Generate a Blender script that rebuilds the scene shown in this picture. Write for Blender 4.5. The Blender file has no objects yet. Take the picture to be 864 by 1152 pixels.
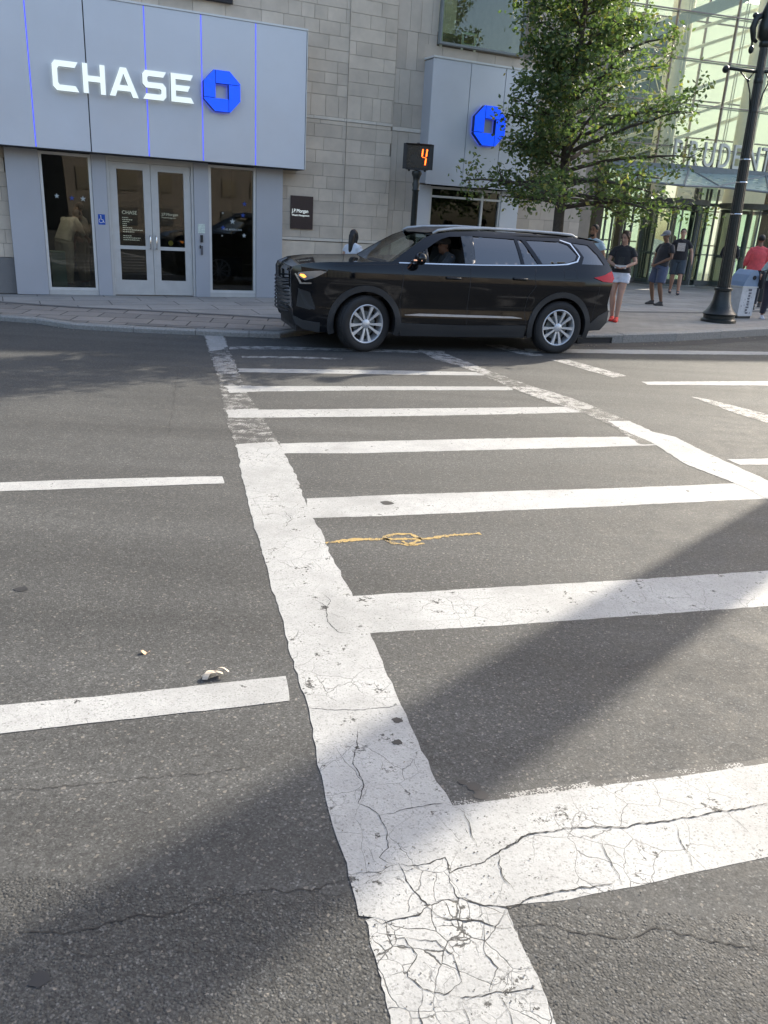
import bpy, bmesh, math, random
import numpy as np
from mathutils import Vector, Matrix, geometry
R = math.radians
random.seed(7)
scene = bpy.context.scene
COL = scene.collection

# ------------------------------------------------------------------ camera, sky, sun, exposure
FPX, PITCH, ROLL, CAMH = 901.16, 0.351012, 0.060135, 1.74
cam = bpy.data.cameras.new('camera'); camo = bpy.data.objects.new('camera', cam); COL.objects.link(camo)
cam.sensor_fit = 'VERTICAL'; cam.sensor_height = 36.0; cam.lens = FPX / 1152 * 36.0
cam.clip_end = 2000; cam.clip_start = 0.05
_f = Vector((0, math.cos(PITCH), -math.sin(PITCH))); _r = Vector((1, 0, 0)); _u = _r.cross(_f)
_r2 = math.cos(ROLL) * _r + math.sin(ROLL) * _u; _u2 = -math.sin(ROLL) * _r + math.cos(ROLL) * _u
camo.matrix_world = Matrix(((_r2.x, _u2.x, -_f.x, 0), (_r2.y, _u2.y, -_f.y, 0), (_r2.z, _u2.z, -_f.z, CAMH), (0, 0, 0, 1)))
scene.camera = camo
SUN_AZ, SUN_EL = 42.3, 30.0
world = bpy.data.worlds.new('World'); scene.world = world; world.use_nodes = True
wn = world.node_tree; wn.nodes.clear()
wo = wn.nodes.new('ShaderNodeOutputWorld'); wb = wn.nodes.new('ShaderNodeBackground'); sky = wn.nodes.new('ShaderNodeTexSky')
sky.sky_type = 'NISHITA'; sky.sun_disc = False; sky.sun_elevation = R(SUN_EL); sky.sun_rotation = R(SUN_AZ)
sky.dust_density = 3.5; sky.ozone_density = 0.6
wb.inputs[1].default_value = 0.15
wn.links.new(sky.outputs[0], wb.inputs[0]); wn.links.new(wb.outputs[0], wo.inputs[0])
sl = bpy.data.lights.new('sun', 'SUN'); sl.energy = 3.2; sl.angle = R(0.40); sl.color = (1.0, 0.91, 0.76)
slo = bpy.data.objects.new('sun', sl); COL.objects.link(slo)
sd = Vector((math.sin(R(SUN_AZ)) * math.cos(R(SUN_EL)), math.cos(R(SUN_AZ)) * math.cos(R(SUN_EL)), math.sin(R(SUN_EL))))
slo.rotation_euler = sd.to_track_quat('Z', 'Y').to_euler()
slo.location = (0, 0, 60)
scene.view_settings.view_transform = 'Standard'; scene.view_settings.look = 'None'
scene.view_settings.exposure = 1.56; scene.view_settings.gamma = 1.0
scene.render.engine = 'CYCLES'
scene.cycles.max_bounces = 8; scene.cycles.transparent_max_bounces = 24
scene.cycles.caustics_reflective = False; scene.cycles.caustics_refractive = False
scene.cycles.sample_clamp_indirect = 6

# ------------------------------------------------------------------ materials
def newmat(name):
    m = bpy.data.materials.new(name); m.use_nodes = True
    nt = m.node_tree; nt.nodes.clear()
    o = nt.nodes.new('ShaderNodeOutputMaterial'); p = nt.nodes.new('ShaderNodeBsdfPrincipled')
    nt.links.new(p.outputs[0], o.inputs[0])
    return m, nt, p, o
def node(nt, t, **kw):
    n = nt.nodes.new(t)
    for k, v in kw.items():
        if k.startswith('i_'):
            key = k[2:]; key = int(key) if key.isdigit() else key.replace('_', ' ')
            n.inputs[key].default_value = v
        else: setattr(n, k, v)
    return n
def ramp(nt, src, stops, interp='LINEAR'):
    r = nt.nodes.new('ShaderNodeValToRGB'); r.color_ramp.interpolation = interp
    e = r.color_ramp.elements
    while len(e) < len(stops): e.new(0.5)
    for i, (p, c) in enumerate(stops):
        e[i].position = p; e[i].color = (c, c, c, 1) if not hasattr(c, '__len__') else (*c, 1)
    nt.links.new(src, r.inputs[0]); return r.outputs[0]
def mixc(nt, fac, a, b, mode='MIX'):
    m = nt.nodes.new('ShaderNodeMix'); m.data_type = 'RGBA'; m.blend_type = mode
    for s, v in ((m.inputs[0], fac), (m.inputs[6], a), (m.inputs[7], b)):
        if isinstance(v, bpy.types.NodeSocket): nt.links.new(v, s)
        elif hasattr(v, '__len__'): s.default_value = (*v, 1)
        else: s.default_value = v
    return m.outputs[2]
def math_(nt, op, a, b=0.0, c=None):
    m = nt.nodes.new('ShaderNodeMath'); m.operation = op
    for i, v in enumerate((a, b) if c is None else (a, b, c)):
        if isinstance(v, bpy.types.NodeSocket): nt.links.new(v, m.inputs[i])
        else: m.inputs[i].default_value = v
    return m.outputs[0]
def M(name, col, rough=0.6, metal=0.0, var=0.12, scale=6.0, bump=0.0, bscale=60.0, coat=0.0, spec=0.5, emit=None, es=0.0, sheen=0.0, island=0.0):
    m, nt, p, o = newmat(name)
    tc = node(nt, 'ShaderNodeTexCoord')
    n1 = node(nt, 'ShaderNodeTexNoise', i_Scale=scale, i_Detail=6.0, i_Roughness=0.6); nt.links.new(tc.outputs['Object'], n1.inputs['Vector'])
    lo = tuple(max(0, c * (1 - var)) for c in col); hi = tuple(min(1, c * (1 + var)) for c in col)
    c = ramp(nt, n1.outputs[0], [(0.3, lo), (0.7, hi)])
    if island:
        g = node(nt, 'ShaderNodeNewGeometry')
        ir = ramp(nt, g.outputs['Random Per Island'], [(0, 1 - island), (1, 1 + island)])
        c = mixc(nt, 1.0, c, ir, 'MULTIPLY')
    nt.links.new(c, p.inputs['Base Color'])
    rr = ramp(nt, n1.outputs[0], [(0.3, max(0, rough - 0.06)), (0.7, min(1, rough + 0.08))]); nt.links.new(rr, p.inputs['Roughness'])
    p.inputs['Metallic'].default_value = metal; p.inputs['Coat Weight'].default_value = coat; p.inputs['Coat Roughness'].default_value = 0.03
    p.inputs['Specular IOR Level'].default_value = spec
    if sheen: p.inputs['Sheen Weight'].default_value = sheen
    if bump:
        n2 = node(nt, 'ShaderNodeTexNoise', i_Scale=bscale, i_Detail=4.0); nt.links.new(tc.outputs['Object'], n2.inputs['Vector'])
        b = node(nt, 'ShaderNodeBump', i_Strength=bump, i_Distance=0.01); nt.links.new(n2.outputs[0], b.inputs['Height']); nt.links.new(b.outputs[0], p.inputs['Normal'])
    if emit:
        p.inputs['Emission Color'].default_value = (*emit, 1); p.inputs['Emission Strength'].default_value = es
    return m
def glassmat(name, tint, refl=1.0, rough=0.01, ior=1.5, base=0.04):
    m, nt, p, o = newmat(name); nt.nodes.remove(p)
    t = node(nt, 'ShaderNodeBsdfTransparent'); t.inputs[0].default_value = (*tint, 1)
    g = node(nt, 'ShaderNodeBsdfGlossy'); g.inputs['Roughness'].default_value = rough; g.inputs[0].default_value = (refl, refl, refl, 1)
    tc = node(nt, 'ShaderNodeTexCoord')
    n = node(nt, 'ShaderNodeTexNoise', i_Scale=0.8, i_Detail=1.0); nt.links.new(tc.outputs['Object'], n.inputs['Vector'])
    b = node(nt, 'ShaderNodeBump', i_Strength=0.12, i_Distance=0.02); nt.links.new(n.outputs[0], b.inputs['Height']); nt.links.new(b.outputs[0], g.inputs['Normal'])
    f = node(nt, 'ShaderNodeFresnel'); f.inputs[0].default_value = ior
    fm = math_(nt, 'MULTIPLY_ADD', f.outputs[0], 1.0, base)
    x = node(nt, 'ShaderNodeMixShader'); nt.links.new(fm, x.inputs[0]); nt.links.new(t.outputs[0], x.inputs[1]); nt.links.new(g.outputs[0], x.inputs[2]); nt.links.new(x.outputs[0], o.inputs[0])
    return m
def asphalt_nodes(nt, pos):
    """returns colour, roughness and height sockets of worn street asphalt"""
    big = node(nt, 'ShaderNodeTexNoise', i_Scale=0.55, i_Detail=5.0, i_Roughness=0.55); nt.links.new(pos, big.inputs['Vector'])
    mid = node(nt, 'ShaderNodeTexNoise', i_Scale=7.0, i_Detail=5.0, i_Roughness=0.7); nt.links.new(pos, mid.inputs['Vector'])
    ag = node(nt, 'ShaderNodeTexVoronoi', i_Scale=170.0); nt.links.new(pos, ag.inputs['Vector'])
    ag2 = node(nt, 'ShaderNodeTexVoronoi', i_Scale=125.0); nt.links.new(pos, ag2.inputs['Vector'])
    sep = node(nt, 'ShaderNodeSeparateColor'); nt.links.new(ag.outputs['Color'], sep.inputs[0])
    sep2 = node(nt, 'ShaderNodeSeparateColor'); nt.links.new(ag2.outputs['Color'], sep2.inputs[0])
    base = ramp(nt, big.outputs[0], [(0.3, (0.046, 0.0475, 0.0475)), (0.72, (0.068, 0.069, 0.067))])
    c = mixc(nt, 1.0, base, ramp(nt, mid.outputs[0], [(0.3, 0.82), (0.7, 1.16)]), 'MULTIPLY')
    c = mixc(nt, 1.0, c, ramp(nt, sep.outputs[0], [(0.0, 0.62), (0.6, 1.0), (0.93, 1.28), (1.0, 2.3)]), 'MULTIPLY')
    chip = ramp(nt, sep2.outputs[1], [(0.972, 0.0), (0.985, 1.0)])
    c = mixc(nt, math_(nt, 'MULTIPLY', chip, 0.42), c, (0.24, 0.22, 0.19))
    gr = node(nt, 'ShaderNodeTexNoise', i_Scale=38.0, i_Detail=4.0, i_Roughness=0.8); nt.links.new(pos, gr.inputs['Vector'])
    c = mixc(nt, 1.0, c, ramp(nt, gr.outputs[0], [(0.32, 0.72), (0.68, 1.28)]), 'MULTIPLY')
    # tar streaks running along the street
    mp = node(nt, 'ShaderNodeMapping'); mp.inputs['Rotation'].default_value = (0, 0, R(-13)); mp.inputs['Scale'].default_value = (0.12, 1.3, 1)
    nt.links.new(pos, mp.inputs[0])
    st = node(nt, 'ShaderNodeTexNoise', i_Scale=1.6, i_Detail=4.0); nt.links.new(mp.outputs[0], st.inputs['Vector'])
    c = mixc(nt, 1.0, c, ramp(nt, st.outputs[0], [(0.30, 0.74), (0.62, 1.10)]), 'MULTIPLY')
    h = math_(nt, 'ADD', math_(nt, 'MULTIPLY', sep.outputs[1], 0.5), math_(nt, 'MULTIPLY', mid.outputs[0], 0.8))
    # coarse open texture close to the kerbside where the photographer stands
    sx = node(nt, 'ShaderNodeSeparateXYZ'); nt.links.new(pos, sx.inputs[0])
    wob = math_(nt, 'ADD', sx.outputs[1], math_(nt, 'MULTIPLY', mid.outputs[0], 0.22))
    coarse = ramp(nt, wob, [(1.70, 1.0), (1.86, 0.0)])
    coarse = math_(nt, 'LESS_THAN', wob, 1.80)
    lump = node(nt, 'ShaderNodeTexVoronoi', i_Scale=125.0); lw = mixc(nt, 0.012, pos, mid.outputs['Color'], 'ADD'); nt.links.new(lw, lump.inputs['Vector']); lump.inputs['Randomness'].default_value = 1.0
    c = mixc(nt, math_(nt, 'MULTIPLY', coarse, 0.85), c, mixc(nt, 1.0, c, ramp(nt, lump.outputs['Distance'], [(0.05, 1.3), (0.65, 0.72)]), 'MULTIPLY'))
    h = math_(nt, 'SUBTRACT', h, math_(nt, 'MULTIPLY', math_(nt, 'MULTIPLY', lump.outputs['Distance'], math_(nt, 'MULTIPLY', coarse, sep2.outputs[2])), 1.5))
    return c, ramp(nt, mid.outputs[0], [(0.3, 0.72), (0.7, 0.9)]), h
def asphalt_mat():
    m, nt, p, o = newmat('asphalt')
    g = node(nt, 'ShaderNodeNewGeometry')
    c, r, h = asphalt_nodes(nt, g.outputs['Position'])
    nt.links.new(c, p.inputs['Base Color']); nt.links.new(r, p.inputs['Roughness'])
    b = node(nt, 'ShaderNodeBump', i_Strength=0.75, i_Distance=0.004); nt.links.new(h, b.inputs['Height']); nt.links.new(b.outputs[0], p.inputs['Normal'])
    p.inputs['Specular IOR Level'].default_value = 0.4
    return m
def paint_mat(name, col, wear=0.5, crack=1.0, cover=1.0, cw=1.0, cs=6.5):
    """road paint with hairline cracks, worn patches and grit; worn places show the asphalt"""
    m, nt, p, o = newmat(name)
    g = node(nt, 'ShaderNodeNewGeometry'); pos = g.outputs['Position']
    ca, ra, ha = asphalt_nodes(nt, pos)
    d1 = node(nt, 'ShaderNodeTexNoise', i_Scale=5.0, i_Detail=6.0); nt.links.new(pos, d1.inputs['Vector'])
    wp = mixc(nt, 0.10, pos, d1.outputs['Color'], 'ADD')
    big = node(nt, 'ShaderNodeTexNoise', i_Scale=1.7, i_Detail=4.0); nt.links.new(pos, big.inputs['Vector'])
    fine = node(nt, 'ShaderNodeTexNoise', i_Scale=42.0, i_Detail=8.0, i_Roughness=0.75); nt.links.new(pos, fine.inputs['Vector'])
    mid = node(nt, 'ShaderNodeTexNoise', i_Scale=9.0, i_Detail=6.0, i_Roughness=0.65); nt.links.new(pos, mid.inputs['Vector'])
    v1 = node(nt, 'ShaderNodeTexVoronoi', feature='DISTANCE_TO_EDGE', i_Scale=cs); nt.links.new(wp, v1.inputs['Vector'])
    v2 = node(nt, 'ShaderNodeTexVoronoi', feature='DISTANCE_TO_EDGE', i_Scale=21.0); nt.links.new(wp, v2.inputs['Vector'])
    k1 = ramp(nt, v1.outputs['Distance'], [(0.003 * cw, 0.95), (0.008 * cw, 0.0)])
    k2 = ramp(nt, v2.outputs['Distance'], [(0.012, 1.0), (0.035, 0.0)])
    m1 = ramp(nt, big.outputs[0], [(0.50 - 0.06 * crack, 0.0), (0.56, 1.0)])
    m2 = ramp(nt, mid.outputs[0], [(0.56 - 0.05 * crack, 0.0), (0.64, 1.0)])
    kk = math_(nt, 'MAXIMUM', math_(nt, 'MULTIPLY', k1, m1), math_(nt, 'MULTIPLY', k2, math_(nt, 'MULTIPLY', m2, m1)))
    kk = math_(nt, 'MULTIPLY', kk, crack)
    spots = math_(nt, 'MULTIPLY', math_(nt, 'GREATER_THAN', fine.outputs[0], 0.735 - 0.10 * wear), math_(nt, 'GREATER_THAN', mid.outputs[0], 0.50))
    w2 = math_(nt, 'MULTIPLY', math_(nt, 'GREATER_THAN', math_(nt, 'ADD', math_(nt, 'MULTIPLY', fine.outputs[0], 0.5), math_(nt, 'MULTIPLY', mid.outputs[0], 0.6)), 0.735 - 0.16 * wear), 1.0)
    bare = math_(nt, 'MINIMUM', math_(nt, 'ADD', math_(nt, 'MAXIMUM', spots, w2), kk), 1.0)
    if cover < 1:
        grit = node(nt, 'ShaderNodeTexNoise', i_Scale=150.0, i_Detail=3.0); nt.links.new(pos, grit.inputs['Vector'])
        bl = math_(nt, 'ADD', math_(nt, 'MULTIPLY', grit.outputs[0], 0.45), math_(nt, 'MULTIPLY', mid.outputs[0], 0.55))
        bare = math_(nt, 'MAXIMUM', bare, math_(nt, 'GREATER_THAN', bl, 0.38 + 0.22 * cover))
    grime = ramp(nt, big.outputs[0], [(0.28, 0.72), (0.55, 0.95), (0.75, 1.03)])
    pc = mixc(nt, 1.0, col, grime, 'MULTIPLY')
    pc = mixc(nt, 1.0, pc, ramp(nt, mid.outputs[0], [(0.3, 0.84), (0.62, 1.03)]), 'MULTIPLY')
    ag = node(nt, 'ShaderNodeTexVoronoi', i_Scale=190.0); nt.links.new(pos, ag.inputs['Vector'])
    sp = node(nt, 'ShaderNodeSeparateColor'); nt.links.new(ag.outputs['Color'], sp.inputs[0])
    pc = mixc(nt, 1.0, pc, ramp(nt, sp.outputs[0], [(0.0, 0.60), (0.16, 0.92), (1.0, 1.04)]), 'MULTIPLY')
    c = mixc(nt, bare, pc, mixc(nt, 0.5, ca, (0.03, 0.03, 0.03)))
    nt.links.new(c, p.inputs['Base Color']); p.inputs['Roughness'].default_value = 0.75
    h = math_(nt, 'SUBTRACT', math_(nt, 'ADD', math_(nt, 'MULTIPLY', sp.outputs[1], 0.25), math_(nt, 'MULTIPLY', mid.outputs[0], 0.5)), math_(nt, 'MULTIPLY', bare, 0.55))
    b = node(nt, 'ShaderNodeBump', i_Strength=0.6, i_Distance=0.004); nt.links.new(h, b.inputs['Height']); nt.links.new(b.outputs[0], p.inputs['Normal'])
    return m
def brick_mat(name, c1, c2, mortar, w, h, rot=0.0, msize=0.01, rough=0.8, off=0.5):
    m, nt, p, o = newmat(name)
    g = node(nt, 'ShaderNodeNewGeometry')
    mp = node(nt, 'ShaderNodeMapping'); mp.inputs['Rotation'].default_value = (0, 0, rot); nt.links.new(g.outputs['Position'], mp.inputs[0])
    b = node(nt, 'ShaderNodeTexBrick'); b.offset = off
    b.inputs['Scale'].default_value = 1.0; b.inputs['Mortar Size'].default_value = msize; b.inputs['Brick Width'].default_value = w; b.inputs['Row Height'].default_value = h
    b.inputs['Mortar Smooth'].default_value = 0.2
    b.inputs['Color1'].default_value = (*c1, 1); b.inputs['Color2'].default_value = (*c2, 1); b.inputs['Mortar'].default_value = (*mortar, 1)
    nt.links.new(mp.outputs[0], b.inputs[0])
    n = node(nt, 'ShaderNodeTexNoise', i_Scale=1.2, i_Detail=8.0, i_Roughness=0.7); nt.links.new(g.outputs['Position'], n.inputs['Vector'])
    n2 = node(nt, 'ShaderNodeTexNoise', i_Scale=60.0, i_Detail=3.0); nt.links.new(g.outputs['Position'], n2.inputs['Vector'])
    c = mixc(nt, 1.0, b.outputs[0], ramp(nt, n.outputs[0], [(0.3, 0.78), (0.7, 1.15)]), 'MULTIPLY')
    c = mixc(nt, 1.0, c, ramp(nt, n2.outputs[0], [(0.3, 0.88), (0.7, 1.1)]), 'MULTIPLY')
    nt.links.new(c, p.inputs['Base Color']); p.inputs['Roughness'].default_value = rough
    hh = math_(nt, 'ADD', math_(nt, 'MULTIPLY', b.outputs['Fac'], -1.0), math_(nt, 'MULTIPLY', n2.outputs[0], 0.2))
    bb = node(nt, 'ShaderNodeBump', i_Strength=0.5, i_Distance=0.005); nt.links.new(hh, bb.inputs['Height']); nt.links.new(bb.outputs[0], p.inputs['Normal'])
    return m

MT = {}
MT['asphalt'] = asphalt_mat()
MT['white'] = paint_mat('road_paint_white', (0.345, 0.352, 0.348), 0.54, 0.9)
MT['white_old'] = paint_mat('road_paint_near', (0.345, 0.352, 0.348), 0.55, 1.7, 1.0, 1.8, 8.5)
MT['white_thin'] = paint_mat('road_paint_clean', (0.36, 0.367, 0.363), 0.46, 0.40)
MT['white_worn'] = paint_mat('road_paint_worn', (0.36, 0.36, 0.35), 0.55, 0.1, 0.60)
MT['white_faded'] = paint_mat('road_paint_faded', (0.34, 0.34, 0.33), 0.5, 0.1, 0.34)
MT['yellow'] = paint_mat('spray_paint_yellow', (0.38, 0.265, 0.09), 0.1, 0.0, 0.74)
MT['crack'] = M('crack_dark', (0.022, 0.021, 0.02), 0.95)
MT['stain'] = M('tar_spot', (0.018, 0.018, 0.019), 0.6)
MT['stone'] = M('limestone', (0.60, 0.52, 0.42), 0.85, var=0.12, scale=3.0, bump=0.3, bscale=70, island=0.09)
MT['stone_light'] = M('limestone_band', (0.66, 0.60, 0.51), 0.85, var=0.1, bump=0.2, island=0.06)
MT['stone_slab'] = M('limestone_slab', (0.52, 0.455, 0.375), 0.8, var=0.13, scale=2.0, bump=0.2, bscale=50, island=0.12)
MT['joint'] = M('stone_joint', (0.30, 0.26, 0.21), 0.95)
MT['granite'] = M('granite', (0.19, 0.185, 0.18), 0.7, var=0.35, scale=90, bump=0.4, bscale=60)
MT['granite_kerb'] = M('granite_kerb', (0.26, 0.255, 0.24), 0.75, var=0.3, scale=45, bump=0.6, bscale=35)
MT['alu'] = M('satin_aluminium_panel', (0.62, 0.65, 0.70), 0.34, metal=0.15, var=0.05, scale=0.9, bump=0.25, bscale=1.3)
MT['alu_dark'] = M('satin_pilaster_panel', (0.44, 0.46, 0.50), 0.40, metal=0.15, var=0.04, scale=1.2)
MT['frame'] = M('anodised_frame', (0.66, 0.67, 0.66), 0.4, metal=0.2, var=0.05)
MT['door_frame'] = M('door_frame_grey', (0.55, 0.55, 0.535), 0.45, metal=0.15, var=0.06)
MT['chrome'] = M('chrome', (0.75, 0.75, 0.74), 0.18, metal=1.0, var=0.03)
MT['led'] = M('blue_light_strip', (0.06, 0.08, 0.6), 0.5, emit=(0.07, 0.09, 0.9), es=0.5)
MT['blue'] = M('blue_emblem_face', (0.01, 0.09, 0.75), 0.35, var=0.05, emit=(0.0, 0.07, 1.0), es=0.30)
MT['blue_dark'] = M('blue_emblem_side', (0.01, 0.02, 0.12), 0.5)
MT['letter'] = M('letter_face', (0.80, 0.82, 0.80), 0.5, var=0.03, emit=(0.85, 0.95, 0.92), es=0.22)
MT['letter_side'] = M('letter_side', (0.10, 0.12, 0.13), 0.5)
MT['dark'] = M('dark_gap', (0.03, 0.03, 0.032), 0.8)
MT['black'] = M('black_plastic', (0.02, 0.02, 0.021), 0.5)
MT['iron'] = M('painted_cast_iron', (0.016, 0.020, 0.019), 0.38, var=0.3, scale=20, bump=0.2, bscale=40)
MT['store_glass'] = glassmat('storefront_glass', (0.62, 0.64, 0.62), 0.9, ior=1.55, base=0.0)
MT['atrium_glass'] = glassmat('atrium_glass', (0.89, 0.93, 0.90), 0.9, ior=1.3, base=0.01)
MT['green_glass'] = glassmat('green_edge_glass', (0.84, 0.93, 0.88), 0.9, ior=1.45, base=0.03)
MT['car_glass'] = glassmat('clear_car_glass', (0.55, 0.62, 0.56), 1.0, ior=1.5, base=0.03)
MT['privacy'] = glassmat('privacy_glass', (0.05, 0.055, 0.06), 1.0, ior=1.6, base=0.11)
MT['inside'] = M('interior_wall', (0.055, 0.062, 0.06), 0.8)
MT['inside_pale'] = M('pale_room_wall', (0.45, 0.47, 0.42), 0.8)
MT['inside_floor'] = M('interior_floor', (0.09, 0.085, 0.075), 0.5)
MT['light'] = M('ceiling_and_fill_light', (0.8, 0.8, 0.75), 0.5, emit=(1, 0.95, 0.82), es=6.0)
MT['cream'] = M('cream_painted_steel', (0.76, 0.75, 0.62), 0.55, var=0.05)
MT['mullion'] = M('bronze_mullion', (0.30, 0.25, 0.22), 0.4, metal=0.3, var=0.08)
MT['brown_col'] = M('bronze_column_cladding', (0.10, 0.075, 0.055), 0.4, var=0.15)
MT['plum'] = M('dark_brown_plaque', (0.035, 0.02, 0.02), 0.4)
MT['steel_grey'] = M('canopy_steel', (0.20, 0.22, 0.22), 0.5)
MT['canopy'] = M('canopy_frosted_glass', (0.30, 0.40, 0.36), 0.25, var=.1, scale=1.0, spec=.7)
MT['pale_sign'] = M('brushed_sign_letter', (0.60, 0.59, 0.52), 0.45, metal=0.3)
MT['dark_panel'] = M('dark_reflection_panel', (0.045, 0.075, 0.08), 0.15, spec=0.8)
MT['pave'] = brick_mat('clay_paver', (0.20, 0.185, 0.17), (0.28, 0.255, 0.23), (0.06, 0.055, 0.05), 0.56, 0.42, R(-4), 0.012)
MT['slab'] = brick_mat('concrete_flag', (0.27, 0.26, 0.245), (0.33, 0.32, 0.30), (0.10, 0.095, 0.09), 1.1, 0.55, R(-25.7), 0.010, off=0.5)
MT['slab_r'] = brick_mat('plaza_paver', (0.27, 0.255, 0.23), (0.31, 0.29, 0.265), (0.17, 0.16, 0.15), 0.30, 0.15, R(-31), 0.006, off=0.5)
MT['gutter'] = M('dark_granite_strip', (0.11, 0.11, 0.11), 0.8, var=0.2, scale=10)
MT['carpaint'] = M('black_car_paint', (0.003, 0.004, 0.006), 0.05, var=0.02, coat=0.12, spec=0.42)
MT['cladding'] = M('charcoal_plastic', (0.028, 0.030, 0.033), 0.55, var=0.08)
MT['rubber'] = M('tyre_rubber', (0.022, 0.022, 0.023), 0.8, var=0.2, scale=12)
MT['alloy'] = M('alloy_silver', (0.60, 0.62, 0.65), 0.35, metal=0.45, var=0.04)
MT['lamp_glass'] = M('headlamp_lens', (0.30, 0.31, 0.32), 0.1, metal=0.5, spec=0.9)
MT['amber'] = M('amber_turn_signal', (0.9, 0.35, 0.05), 0.3, emit=(1.0, 0.33, 0.06), es=0.9)
MT['red_lens'] = M('red_tail_lens', (0.50, 0.01, 0.02), 0.2, spec=0.3)
MT['seat'] = M('car_seat', (0.05, 0.045, 0.04), 0.7)
MT['led_red'] = M('countdown_led', (1.0, 0.2, 0.03), 0.5, emit=(1.0, 0.10, 0.01), es=2.2)
MT['bark'] = M('bark', (0.075, 0.060, 0.045), 0.95, var=0.35, scale=25, bump=0.8, bscale=40)
MT['bin_white'] = M('printed_bin_wrap', (0.62, 0.62, 0.63), 0.6, var=0.12, scale=9)
MT['bin_hood'] = M('blue_grey_bin_hood', (0.22, 0.30, 0.42), 0.5, var=0.08)
MT['bin_print'] = M('grey_bin_print', (0.16, 0.16, 0.18), 0.7, var=0.3, scale=30)
MT['paper'] = M('white_paper', (0.75, 0.75, 0.75), 0.8)
MT['wheel_blue'] = M('access_sign_blue', (0.01, 0.08, 0.42), 0.5)
MT['wheel_white'] = M('access_sign_white', (0.8, 0.8, 0.8), 0.6)
MT['brick_far'] = M('brick_opposite', (0.15, 0.135, 0.12), 0.9, var=0.15)
MT['pale_far'] = M('render_opposite', (0.15, 0.155, 0.145), 0.9, var=0.12)
MT['win_far'] = M('window_opposite', (0.04, 0.05, 0.06), 0.1, spec=0.9)
def leafmat():
    m, nt, p, o = newmat('leaf'); 
    g = node(nt, 'ShaderNodeNewGeometry')
    c = ramp(nt, g.outputs['Random Per Island'], [(0.0, (0.055, 0.085, 0.038)), (0.5, (0.090, 0.130, 0.055)), (0.85, (0.145, 0.185, 0.08)), (1.0, (0.24, 0.20, 0.07))])
    nt.links.new(c, p.inputs['Base Color']); p.inputs['Roughness'].default_value = 0.5
    t = node(nt, 'ShaderNodeBsdfTranslucent'); c2 = mixc(nt, 1.0, c, (1.8, 2.1, 1.0), 'MULTIPLY'); nt.links.new(c2, t.inputs[0])
    x = node(nt, 'ShaderNodeMixShader'); x.inputs[0].default_value = 0.42
    nt.links.new(p.outputs[0], x.inputs[1]); nt.links.new(t.outputs[0], x.inputs[2]); nt.links.new(x.outputs[0], o.inputs[0])
    return m
MT['leaf'] = leafmat()
def frostmat():
    m, nt, p, o = newmat('frosted_back_glazing'); nt.nodes.remove(p)
    d = node(nt, 'ShaderNodeBsdfDiffuse'); d.inputs[0].default_value = (0.66, 0.70, 0.64, 1)
    t = node(nt, 'ShaderNodeBsdfTranslucent'); t.inputs[0].default_value = (0.80, 0.85, 0.77, 1)
    x = node(nt, 'ShaderNodeMixShader'); x.inputs[0].default_value = 0.6
    nt.links.new(d.outputs[0], x.inputs[1]); nt.links.new(t.outputs[0], x.inputs[2]); nt.links.new(x.outputs[0], o.inputs[0]); return m
MT['frost'] = frostmat()

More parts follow.
